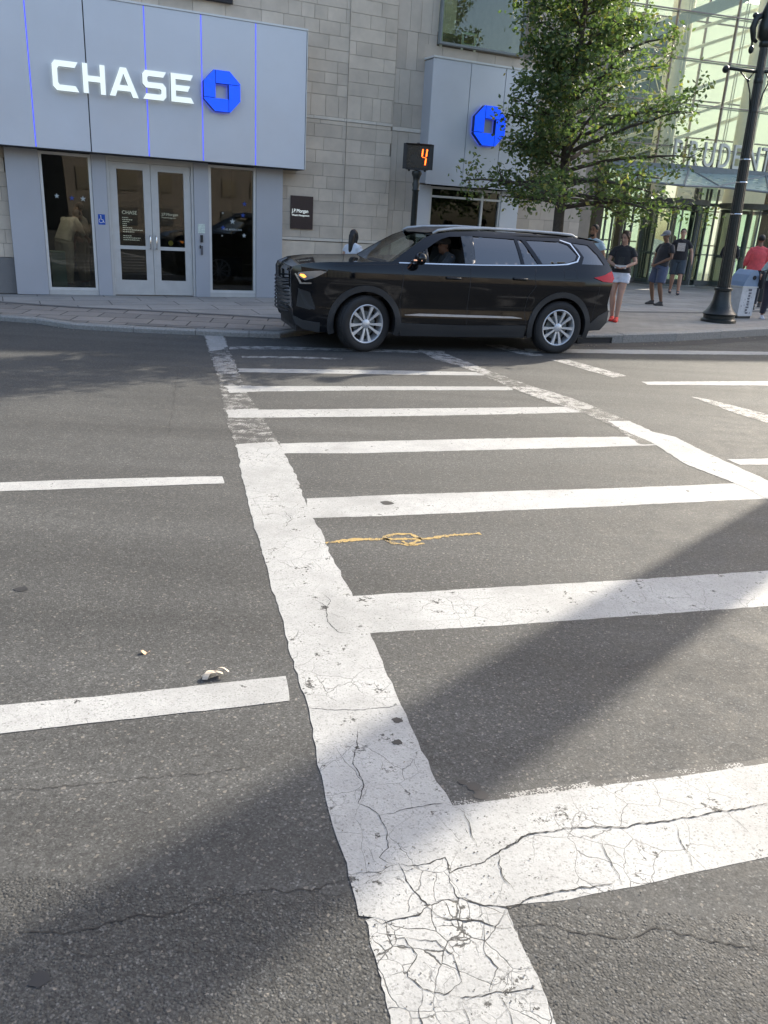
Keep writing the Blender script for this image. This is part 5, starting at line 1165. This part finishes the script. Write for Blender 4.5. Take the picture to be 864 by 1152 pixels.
# ------------------------------------------------------------------ the sun's obstacles outside the frame and the far side of the street
Q = lambda q, t: (q * math.cos(R(SUN_AZ)) + t * math.sin(R(SUN_AZ)), -q * math.sin(R(SUN_AZ)) + t * math.cos(R(SUN_AZ)))
px, py = Q(-1.40, 18.5)
py_ = empty('shadow_pylon', 'slender square pylon added out of view to cast the diagonal road shadow', 'pylon', (px, py, .15), R(-SUN_AZ))  # unseen pylon, added to throw the diagonal shadow band on the road
m = MB(); m.box(-.27, .27, -.3, .3, .5, 22); m.build('shaft', 'stone_slab', py_); m = MB(); m.box(-.5, .5, -.5, .5, 0, .5); m.build('plinth', 'granite', py_)
def profC(z, c): return float(np.interp(z, [8.5, 10, 12, 14], [.6, 1.7, 1.5, .3]))
def city(name, label, x0, x1, y0, y1, h, mat, nx, nz, group='buildings across the street'):
    b = empty(name, label, 'building', (x0, y1, 0), 0, None)
    W = x1 - x0; MB().box(0, W, y0 - y1, 0, 0, h).build('wall', mat, b)
    w = MB().box(0, W / nx * .5, -.02, .06, 0, h / nz * .55); first = None
    MB().box(-.15, W + .15, -.2, .2, h, h + .5).build('cornice', mat, b)
    for i in range(nx):
        for j in range(nz):
            if first is None: o = first = w.build('window', 'win_far', b)
            else: o = first.copy(); COL.objects.link(o); o.parent = b
            o.location = (W / nx * (i + .25), 0, h / nz * (j + .22))
city('brick_building', 'dark brick row building behind the photographer', -34, -9, -36, -19, 9, 'brick_far', 8, 4)
city('pale_building', 'pale rendered office block behind the photographer', -8, 12, -38, -21, 11, 'pale_far', 6, 5)
city('long_brick_building', 'long brick building further along the near sidewalk', 13, 40, -36, -18, 10, 'brick_far', 10, 5)
city('corner_block', 'pale block closing the far end of the street', -70, -45, 10, 14, 22, 'pale_far', 6, 5)

# ------------------------------------------------------------------ people
SKIN = {k: M('skin_' + k, c, .55, var=.06) for k, c in dict(light=(.50, .30, .22), tan=(.36, .20, .13), dark=(.10, .055, .035), brown=(.22, .12, .075)).items()}
HAIR = {k: M('hair_' + k, c, .5, var=.3, scale=60) for k, c in dict(black=(.012, .010, .010), brown=(.06, .032, .018)).items()}
_cl = {}
def cloth(c, name='cloth'):
    if c not in _cl: _cl[c] = M(name, c, .85, var=.14, scale=14, bump=.9, bscale=14, sheen=.2)
    return _cl[c]
def evalmesh(mb, name, mat, parent, voxel, smooth_it=3):
    o = mb.build(name, mat, None)
    r = o.modifiers.new('r', 'REMESH'); r.mode = 'VOXEL'; r.voxel_size = voxel; r.use_smooth_shade = True
    if smooth_it: s = o.modifiers.new('s', 'SMOOTH'); s.iterations = smooth_it; s.factor = .5
    bpy.context.view_layer.update()
    me = bpy.data.meshes.new_from_object(o.evaluated_get(bpy.context.evaluated_depsgraph_get())); me.name = name
    old = o.data; o.modifiers.clear(); o.data = me; bpy.data.meshes.remove(old); o.parent = parent
    return o
def lerp(a, b, t): return tuple(a[i] + (b[i] - a[i]) * t for i in range(3))
def hand(mb, w, dirv, side, grip=0.5):
    d = Vector(dirv).normalized(); up = Vector((0, 1, 0)) if abs(d.y) < .8 else Vector((0, 0, 1)); b = d.cross(up).normalized(); c = b.cross(d).normalized()
    w = Vector(w); palm = w + d * .075
    mb.tube([w - d * .02, w + d * .03, palm, palm + d * .012], [(.028, .022), (.036, .018), (.040, .016), (.034, .012)], 8, up=tuple(c))
    for k, (o_, L) in enumerate(((-.030, .062), (-.010, .072), (.011, .068), (.030, .052))):
        p0 = palm + c * o_; p1 = p0 + d * L * .5 + b * (.012 * grip * side); p2 = p1 + d * L * .4 * (1 - .5 * grip) + b * (.035 * grip * side)
        mb.tube([p0 - d * .01, p0, p1, p2], [.0095, .0095, .009, .0075], 6)
    p0 = w + d * .03 + c * -.03; mb.tube([p0, p0 + c * -.025 + d * .03, p0 + c * -.028 + d * .055 + b * .01 * side], [.012, .0105, .008], 6)
def person(label, loc, rz, h, skin, pose, hair, top, bottom, shoes, group=None, extra=None, build=1.0, seated=False, female=False, face=True):
    P = empty('person', label, 'person', loc, rz, group); k = h / 1.75
    J = dict(pel=(0, 0, .95), spi=(0, .0, 1.10), che=(0, .0, 1.30), nek=(0, .0, 1.47), hd=(0, .025, 1.615),
             lsh=(-.18, 0, 1.375), rsh=(.18, 0, 1.375), lel=(-.25, -.02, 1.14), rel=(.25, -.02, 1.14), lwr=(-.27, .05, .90), rwr=(.27, .05, .90),
             lhi=(-.09, 0, .92), rhi=(.09, 0, .92), lkn=(-.10, .01, .50), rkn=(.10, .01, .50), lan=(-.11, -.02, .09), ran=(.11, -.02, .09), lfo=0.0, rfo=0.0)
    J.update(pose)
    J = {a: (tuple(x * k for x in b) if isinstance(b, tuple) else b) for a, b in J.items()}
    J['look'] = pose.get('look', 0); B = build; g = k
    sw = .92 if female else 1.0
    b = MB()
    b.tube([lerp(J['pel'], J['spi'], -.25), J['pel'], J['spi'], lerp(J['spi'], J['che'], .6), J['che'], lerp(J['che'], J['nek'], .55), lerp(J['che'], J['nek'], .85)],
           [(.12 * B * g, .09 * B * g), (.165 * B * g * (1.02 if female else 1), .115 * B * g), (.14 * B * g * (.88 if female else 1), .10 * B * g), (.155 * B * g * sw, .11 * B * g), (.165 * B * g * sw, .105 * B * g), (.13 * g * sw, .08 * g), (.07 * g, .06 * g)], 16, up=(1, 0, 0))
    b.tube([lerp(J['che'], J['nek'], .6), J['nek'], lerp(J['nek'], J['hd'], .55)], [.062 * g, .055 * g, .052 * g], 10)
    for s in 'lr':
        b.tube([J[s + 'sh'], lerp(J[s + 'sh'], J[s + 'el'], .35), J[s + 'el'], lerp(J[s + 'el'], J[s + 'wr'], .3), J[s + 'wr']], [.047 * g, .045 * g * B, .037 * g, .038 * g, .026 * g], 10)
        b.ball(J[s + 'sh'], .050 * g, 10); b.ball(J[s + 'el'], .038 * g, 8)
        b.tube([lerp(J['che'], J[s + 'sh'], .2), J[s + 'sh']], [.070 * g, .045 * g], 10); b.tube([lerp(J['che'], J['nek'], .92), J[s + 'sh']], [.055 * g, .045 * g], 8)
        hand(b, J[s + 'wr'], Vector(J[s + 'wr']) - Vector(J[s + 'el']), 1 if s == 'l' else -1, pose.get('grip', .5))
        b.tube([J[s + 'hi'], lerp(J[s + 'hi'], J[s + 'kn'], .3), J[s + 'kn'], lerp(J[s + 'kn'], J[s + 'an'], .28), J[s + 'an']], [.092 * g * B, .083 * g * B, .056 * g, .058 * g, .036 * g], 12)
        b.ball(J[s + 'kn'], .056 * g, 10); b.ball(J[s + 'hi'], .095 * g * B, 10)
        if not seated:
            f = Vector((math.sin(J[s + 'fo']), math.cos(J[s + 'fo']), 0)); a = Vector(J[s + 'an']); b.tube([a, a + f * .02 * g - Vector((0, 0, .05 * g)), a + f * .16 * g - Vector((0, 0, .06 * g))], [.036 * g, .04 * g, .025 * g], 8)
    # head with face
    hc = Vector(J['hd']); hm = Matrix.Rotation(J['look'], 3, 'Z') @ Matrix.Rotation(pose.get('nod', 0), 3, 'X')
    def hp(x, y, z): return hc + hm @ (Vector((x, y, z)) * g)
    m4 = hm.to_4x4()
    b.ball(hp(0, -.012, .03), (.074 * g, .092 * g, .092 * g), 16, mat=m4); b.ball(hp(0, .022, -.035), (.058 * g, .064 * g, .078 * g), 14, mat=m4)
    b.ball(hp(0, .058, -.085), (.026 * g, .022 * g, .022 * g), 8); b.tube([hp(0, .085, .02), hp(0, .104, -.022), hp(0, .082, -.032)], [.009 * g, .013 * g, .008 * g], 6)
    b.ball(hp(0, .084, -.058), (.022 * g, .008 * g, .008 * g), 8, mat=m4)
    for sx_ in (-1, 1): b.ball(hp(sx_ * .076, -.005, .0), (.010 * g, .018 * g, .030 * g), 8, mat=m4)
    evalmesh(b, 'body', SKIN[skin], P, .0085 * g, 2)
    if face:
        e = MB()
        for sx_ in (-1, 1): e.ball(hp(sx_ * .028, .080, .018), (.011 * g, .008 * g, .007 * g), 8, mat=m4); e.tube([hp(sx_ * .014, .088, .036), hp(sx_ * .044, .078, .038)], .004 * g, 5)
        e.build('eyes', HAIR['black'], P)
    # hair
    hh = MB(); hk = hair[0]
    if hk != 'cap':
        hh.ball(hp(0, -.024, .045), (.083 * g, .094 * g, .088 * g), 16, mat=m4)
        if hk == 'beard': hh.ball(hp(0, .045, -.075), (.05 * g, .04 * g, .04 * g), 10, mat=m4)
    if hk == 'long':
        hh.tube([hp(0, -.05, .09), hp(0, -.10, .0), hp(.0, -.12, -.13), hp(.0, -.135, -.27), hp(0, -.13, -.38)], [(.05 * g, .04 * g), (.064 * g, .055 * g), (.052 * g, .055 * g), (.045 * g, .035 * g), (.02 * g, .012 * g)], 14, up=(1, 0, 0))
        hh.tube([hp(0, -.02, .03), hp(0, -.045, -.10), hp(0, -.07, -.24)], [(.078 * g, .07 * g), (.060 * g, .052 * g), (.045 * g, .03 * g)], 14, up=(1, 0, 0))
        for sx_ in (-1, 1): hh.tube([hp(sx_ * .06, .0, .06), hp(sx_ * .082, .0, -.03), hp(sx_ * .070, -.02, -.12), hp(sx_ * .055, -.03, -.20)], [.026 * g, .022 * g, .018 * g, .008 * g], 8)
    if hk == 'tail':
        hh.tube([hp(0, -.10, .06), hp(0, -.15, .03), hp(.02, -.16, -.07), hp(.05, -.12, -.18)], [.02 * g, .035 * g, .03 * g, .01 * g], 10)
        for sx_ in (-1, 1): hh.tube([hp(sx_ * .05, .03, .07), hp(sx_ * .078, .01, .0), hp(sx_ * .075, .01, -.10)], [.02 * g, .02 * g, .008 * g], 8)
    if hk == 'cap':
        hh.ball(hp(0, -.03, .02), (.078 * g, .085 * g, .075 * g), 14, mat=m4)
    if hk == 'cap':
        evalmesh(hh, 'hair', HAIR[hair[1]], P, .009, 1)
        c = MB(); c.ball(hp(0, -.012, .062), (.090 * g, .104 * g, .072 * g), 16, mat=m4); c.tube([hp(0, .06, .055), hp(0, .13, .045), hp(0, .165, .038)], [(.075 * g, .014 * g), (.07 * g, .010 * g), (.04 * g, .008 * g)], 12, up=tuple(hm @ Vector((1, 0, 0))))
        evalmesh(c, 'cap', cloth(hair[2], 'cap_cloth'), P, .009, 1)
    else: evalmesh(hh, 'hair', HAIR[hair[1]], P, .010, 1)
    # shirt
    col, slv = top; s_ = MB(); o_ = .020 * g
    hem = lerp(J['pel'], J['spi'], -.15) if not female else lerp(J['pel'], J['spi'], .05)
    s_.tube([hem, J['pel'] if not female else lerp(J['pel'], J['spi'], .4), J['spi'], lerp(J['spi'], J['che'], .6), J['che'], lerp(J['che'], J['nek'], .5), lerp(J['che'], J['nek'], .82)],
            [(.178 * B * g + o_, .128 * B * g + o_), (.175 * B * g + o_, .125 * B * g + o_), (.150 * B * g + o_, .115 * B * g + o_), (.160 * B * g * sw + o_, .12 * B * g + o_), (.170 * B * g * sw + o_, .112 * B * g + o_), (.145 * g * sw + o_, .085 * g + o_), (.072 * g + o_, .062 * g + o_)], 20, up=(1, 0, 0))
    for s in 'lr':
        s_.tube([lerp(J['che'], J['nek'], .86), J[s + 'sh']], [.050 * g + o_ * .6, .048 * g + o_ * .5], 10)
        pts = [lerp(J['che'], J[s + 'sh'], .35), J[s + 'sh'], lerp(J[s + 'sh'], J[s + 'el'], .35), lerp(J[s + 'sh'], J[s + 'el'], min(1, slv))]; rad = [.070 * g + o_ * .4, .058 * g * B + o_ * .6, .056 * g * B + o_ * .7, .053 * g * B + o_ * .9]
        if slv > 1: pts.append(lerp(J[s + 'el'], J[s + 'wr'], slv - 1)); rad[-1] = .045 * g + o_ * .6; rad.append(.034 * g + o_ * .5)
        if slv > .05: s_.tube(pts, rad, 12)
    r = random.Random(hash(label) % 1000)
    evalmesh(s_, 'shirt', cloth(col, 'shirt_cloth'), P, .011, 2)
    col, leg = bottom; t_ = MB()
    t_.tube([lerp(J['pel'], J['spi'], .35), J['pel'], lerp(J['pel'], J['spi'], -.55)], [(.150 * B * g + o_ * .6, .112 * B * g + o_ * .6), (.170 * B * g + o_ * .5, .120 * B * g + o_ * .5), (.155 * B * g + o_, .11 * B * g + o_)], 18, up=(1, 0, 0))
    for s in 'lr':
        pts = [J[s + 'hi'], lerp(J[s + 'hi'], J[s + 'kn'], .35), lerp(J[s + 'hi'], J[s + 'kn'], min(1, leg))]; rad = [.098 * g * B + o_, .092 * g * B + o_ * 1.1, (.082 if leg < 1 else .066) * g * B + o_ * 1.2]
        if leg > 1: pts.append(lerp(J[s + 'kn'], J[s + 'an'], leg - 1)); rad.append(.048 * g + o_ * 1.2)
        t_.tube(pts, rad, 14)
    evalmesh(t_, 'trousers' if leg > 1 else 'shorts', cloth(col, 'trouser_cloth'), P, .011, 2)
    if not seated:
        for s in 'lr':
            q = MB(); f = Vector((math.sin(J[s + 'fo']), math.cos(J[s + 'fo']), 0)); a = Vector(J[s + 'an']); z = a.z
            q.tube([a + Vector((0, 0, .01)), a - Vector((0, 0, .02 * g)) - f * .01, a + f * .03 * g - Vector((0, 0, z * .45)), a + f * .12 * g - Vector((0, 0, z * .62)), a + f * .185 * g - Vector((0, 0, z * .72))], [(.042 * g, .045 * g), (.044 * g, .05 * g), (.046 * g, .055 * g), (.048 * g, .032 * g), (.036 * g, .022 * g)], 10, up=(1, 0, 0))
            side = Vector((f.y, -f.x, 0))
            mt_ = Matrix(((side.x, f.x, 0, a.x), (side.y, f.y, 0, a.y), (0, 0, 1, 0), (0, 0, 0, 1))); q.box(-.044 * g, .044 * g, -.06 * g, .20 * g, z - .09 * g + .001, z - .062 * g, mat=mt_)
            evalmesh(q, 'shoe', cloth(shoes, 'shoe_material'), P, .008, 2)
    if extra: extra(P, J, g)
    return P
def bag(col, c, r):
    def f(P, J, g):
        m = MB(); m.tube([(c[0], c[1], c[2] - r[2]), (c[0], c[1], c[2]), (c[0], c[1], c[2] + r[2])], [(r[0], r[1]), (r[0] * 1.05, r[1] * 1.05), (r[0] * .9, r[1] * .8)], 10, up=(1, 0, 0)); 
        m.tube([(c[0] + r[0] * .6, c[1], c[2] + r[2]), (c[0] * .6, c[1] - .0, 1.2 * g), (c[0] * .3, 0.02, 1.42 * g)], .008, 5); m.build('shoulder_bag', cloth(col, 'bag_material'), P, smooth=True)
    return f
FWD = lambda dx, dy: math.atan2(-dx, dy)     # rz that makes local +Y point along (dx, dy)
S = .15
person('woman with long black hair and white top seen from behind past the car hood', (-.80, 14.4, .08), FWD(.62, .78), 1.46, 'light', dict(rel=(.24, .03, 1.13), rwr=(.20, .17, 1.06), look=R(10)), ('long', 'black'), ((.62, .64, .68), .22), ((.03, .03, .05), .4), (.5, .5, .5), female=True, extra=bag((.55, .58, .6), (.24, .06, .98), (.05, .09, .10)), group='pedestrians on the sidewalk')
person('bearded man in light blue shirt partly hidden behind the rear of the car', (3.83, 16.9, S), FWD(-.5, -.9), 1.72, 'tan', dict(look=R(-15)), ('beard', 'black'), ((.50, .64, .78), .5), ((.05, .06, .1), 1.9), (.1, .1, .1), group='pedestrians on the sidewalk')
def phone(P, J, g):
    m = MB(); m.box(-.05, .05, .30, .312, 1.04, 1.17); m.build('phone', 'black', P)
    m = MB(); m.box(-.10, .10, .22, .28, .97, 1.03); m.build('folded_paper', 'paper', P)
person('woman in black tee, white shorts and red shoes looking down beside the car tail light', (4.13, 15.62, S), FWD(-.35, -1), 1.63, 'light', dict(lel=(-.26, .06, 1.16), rel=(.26, .06, 1.16), lwr=(-.10, .25, 1.08), rwr=(.10, .25, 1.08), lkn=(-.06, .06, .50), rkn=(.09, .0, .50), lan=(-.05, .02, .09), ran=(.05, -.08, .09), nod=R(-22), look=R(-25), hd=(0, .05, 1.62)), ('tail', 'brown'), ((.022, .022, .026), .55), ((.72, .74, .82), .38), (.75, .05, .03), female=True, extra=phone, group='pedestrians on the sidewalk')
person('man in grey cap, black tee and blue shorts standing with hands together', (6.22, 20.0, S), FWD(-.9, -.45), 1.70, 'brown', dict(pel=(0, .03, .93), spi=(0, -.02, 1.09), che=(0, -.06, 1.29), nek=(0, -.05, 1.46), hd=(0, -.01, 1.615), lsh=(-.19, -.06, 1.365), rsh=(.19, -.06, 1.365), lel=(-.27, -.02, 1.13), rel=(.27, -.02, 1.13), lwr=(-.06, .19, .97), rwr=(.08, .20, .96), lkn=(-.16, .10, .49), rkn=(.14, .08, .49), lan=(-.17, -.02, .09), ran=(.15, -.04, .09), nod=R(-14)), ('cap', 'black', (.20, .20, .21)), ((.020, .020, .024), .60), ((.075, .095, .16), .92), (.03, .03, .03), build=1.14, group='pedestrians on the sidewalk')
def chestprint(P, J, g):
    m = MB(); m.box(-.10 * g, .10 * g, .148 * g, .154 * g, 1.16 * g, 1.37 * g); m.build('shirt_print', M('faded_print', (.55, .50, .45), .8, var=.3, scale=30), P)
person('man in black tee with pale square print and dark shorts walking forward', (7.9, 23.9, S), FWD(-.28, -.96), 1.80, 'light', dict(lel=(-.30, -.02, 1.15), rel=(.29, -.03, 1.13), lwr=(-.33, .08, .92), rwr=(.30, .06, .88), lkn=(-.10, .14, .52), lan=(-.11, .12, .12), rkn=(.09, .03, .50), ran=(.09, -.26, .14)), ('short', 'black'), ((.016, .016, .02), .58), ((.05, .07, .09), .92), (.06, .06, .07), build=1.10, extra=chestprint, group='pedestrians on the sidewalk')
person('man in black hooded top and grey shorts between the revolving doors and the lamp post', (10.35, 26.6, S), FWD(.6, .8), 1.72, 'tan', dict(rwr=(.2, .2, 1.05), lwr=(-.22, .18, 1.02)), ('short', 'black'), ((.018, .018, .022), 1.85), ((.30, .30, .31), .85), (.5, .5, .5), build=1.08, group='pedestrians on the sidewalk')
person('person in orange top standing behind the revolving door glass', (9.75, 30.4, S), FWD(-.4, -.9), 1.60, 'tan', dict(rwr=(.18, .2, 1.02), lwr=(-.18, .2, 1.02)), ('short', 'brown'), ((.62, .16, .05), 1.5), ((.12, .11, .09), .9), (.5, .5, .5), build=1.05, group='pedestrians on the sidewalk')
person('man in coral red shirt seen from behind, beyond the litter bin', (8.62, 20.4, S), FWD(.25, 1), 1.74, 'brown', dict(lwr=(-.26, .14, .92), rwr=(.26, .14, .92)), ('short', 'black'), ((.72, .10, .11), 1.55), ((.018, .02, .028), 1.9), (.05, .05, .05), build=1.12, face=False, group='pedestrians on the sidewalk')
person('person in bright blue shirt just behind the man in coral red', (9.35, 21.2, S), FWD(.5, .8), 1.72, 'brown', dict(), ('short', 'black'), ((.16, .45, .72), 1.2), ((.04, .05, .05), 1.9), (.1, .1, .1), group='pedestrians on the sidewalk')
person('person in pale green shirt with black shoulder bag standing next to the litter bin', (8.05, 18.0, S), FWD(-.2, -1), 1.50, 'tan', dict(rel=(.30, .02, 1.14), rwr=(.36, .18, 1.05), lwr=(-.30, .10, .92)), ('short', 'brown'), ((.38, .46, .44), 1.0), ((.03, .03, .045), 1.9), (.62, .62, .66), extra=bag((.02, .02, .022), (.27, .08, .80), (.06, .10, .17)), group='pedestrians on the sidewalk')
def wp(s, y, z=.155): return tuple(Matrix.Translation(BO) @ Matrix.Rotation(FZ, 4, 'Z') @ Vector((s, y, z)))
person('person in cream clothes leaning over a counter inside the left bank window', wp(-3.72, .95), FZ + R(-55), 1.60, 'light', dict(spi=(0, .06, 1.10), che=(0, .16, 1.26), nek=(0, .28, 1.36), hd=(0, .38, 1.42), lsh=(-.18, .18, 1.33), rsh=(.18, .18, 1.33), lel=(-.2, .30, 1.10), rel=(.2, .30, 1.10), lwr=(-.16, .46, 1.0), rwr=(.16, .46, 1.0)), ('short', 'brown'), ((.72, .64, .50), 1.3), ((.66, .58, .44), 1.9), (.4, .4, .4), build=1.1)
person('person in dull tan clothes inside the left bank window, beside the leaning one', wp(-3.36, 1.5), FZ + R(60), 1.55, 'tan', dict(), ('short', 'brown'), ((.34, .28, .22), 1.3), ((.32, .27, .2), 1.9), (.3, .3, .3))
# driver
dm = car.matrix_basis if False else Matrix.Translation(car.location) @ Matrix.Rotation(car.rotation_euler.z, 4, 'Z')
dl = dm @ Vector((.17, .40, 0))
def dpaper(P, J, g):
    m = MB(); m.box(-.09, .05, .34, .345, .98 + .25, 1.12 + .25); m.build('held_paper', 'paper', P)
OZ = -.06
person('driver in dark cap and sunglasses seated at the open window of the black car', (dl.x, dl.y, OZ + .0), car.rotation_euler.z - R(90), 1.70, 'brown',
       dict(pel=(0, 0, .98), spi=(0, -.02, 1.10), che=(0, -.03, 1.27), nek=(0, .0, 1.42), hd=(0, .04, 1.52), lsh=(-.18, -.02, 1.36), rsh=(.18, -.02, 1.36), lel=(-.22, .16, 1.16), rel=(.22, .16, 1.16), lwr=(-.16, .40, 1.24), rwr=(.15, .44, 1.20), lhi=(-.09, .05, .96), rhi=(.09, .05, .96), lkn=(-.12, .45, 1.0), rkn=(.12, .45, 1.0), lan=(-.12, .60, .62), ran=(.12, .60, .62), look=R(18)),
       ('cap', 'black', (.05, .05, .055)), ((.04, .045, .05), .6), ((.03, .03, .04), 1.6), (.02, .02, .02), seated=True, extra=dpaper)
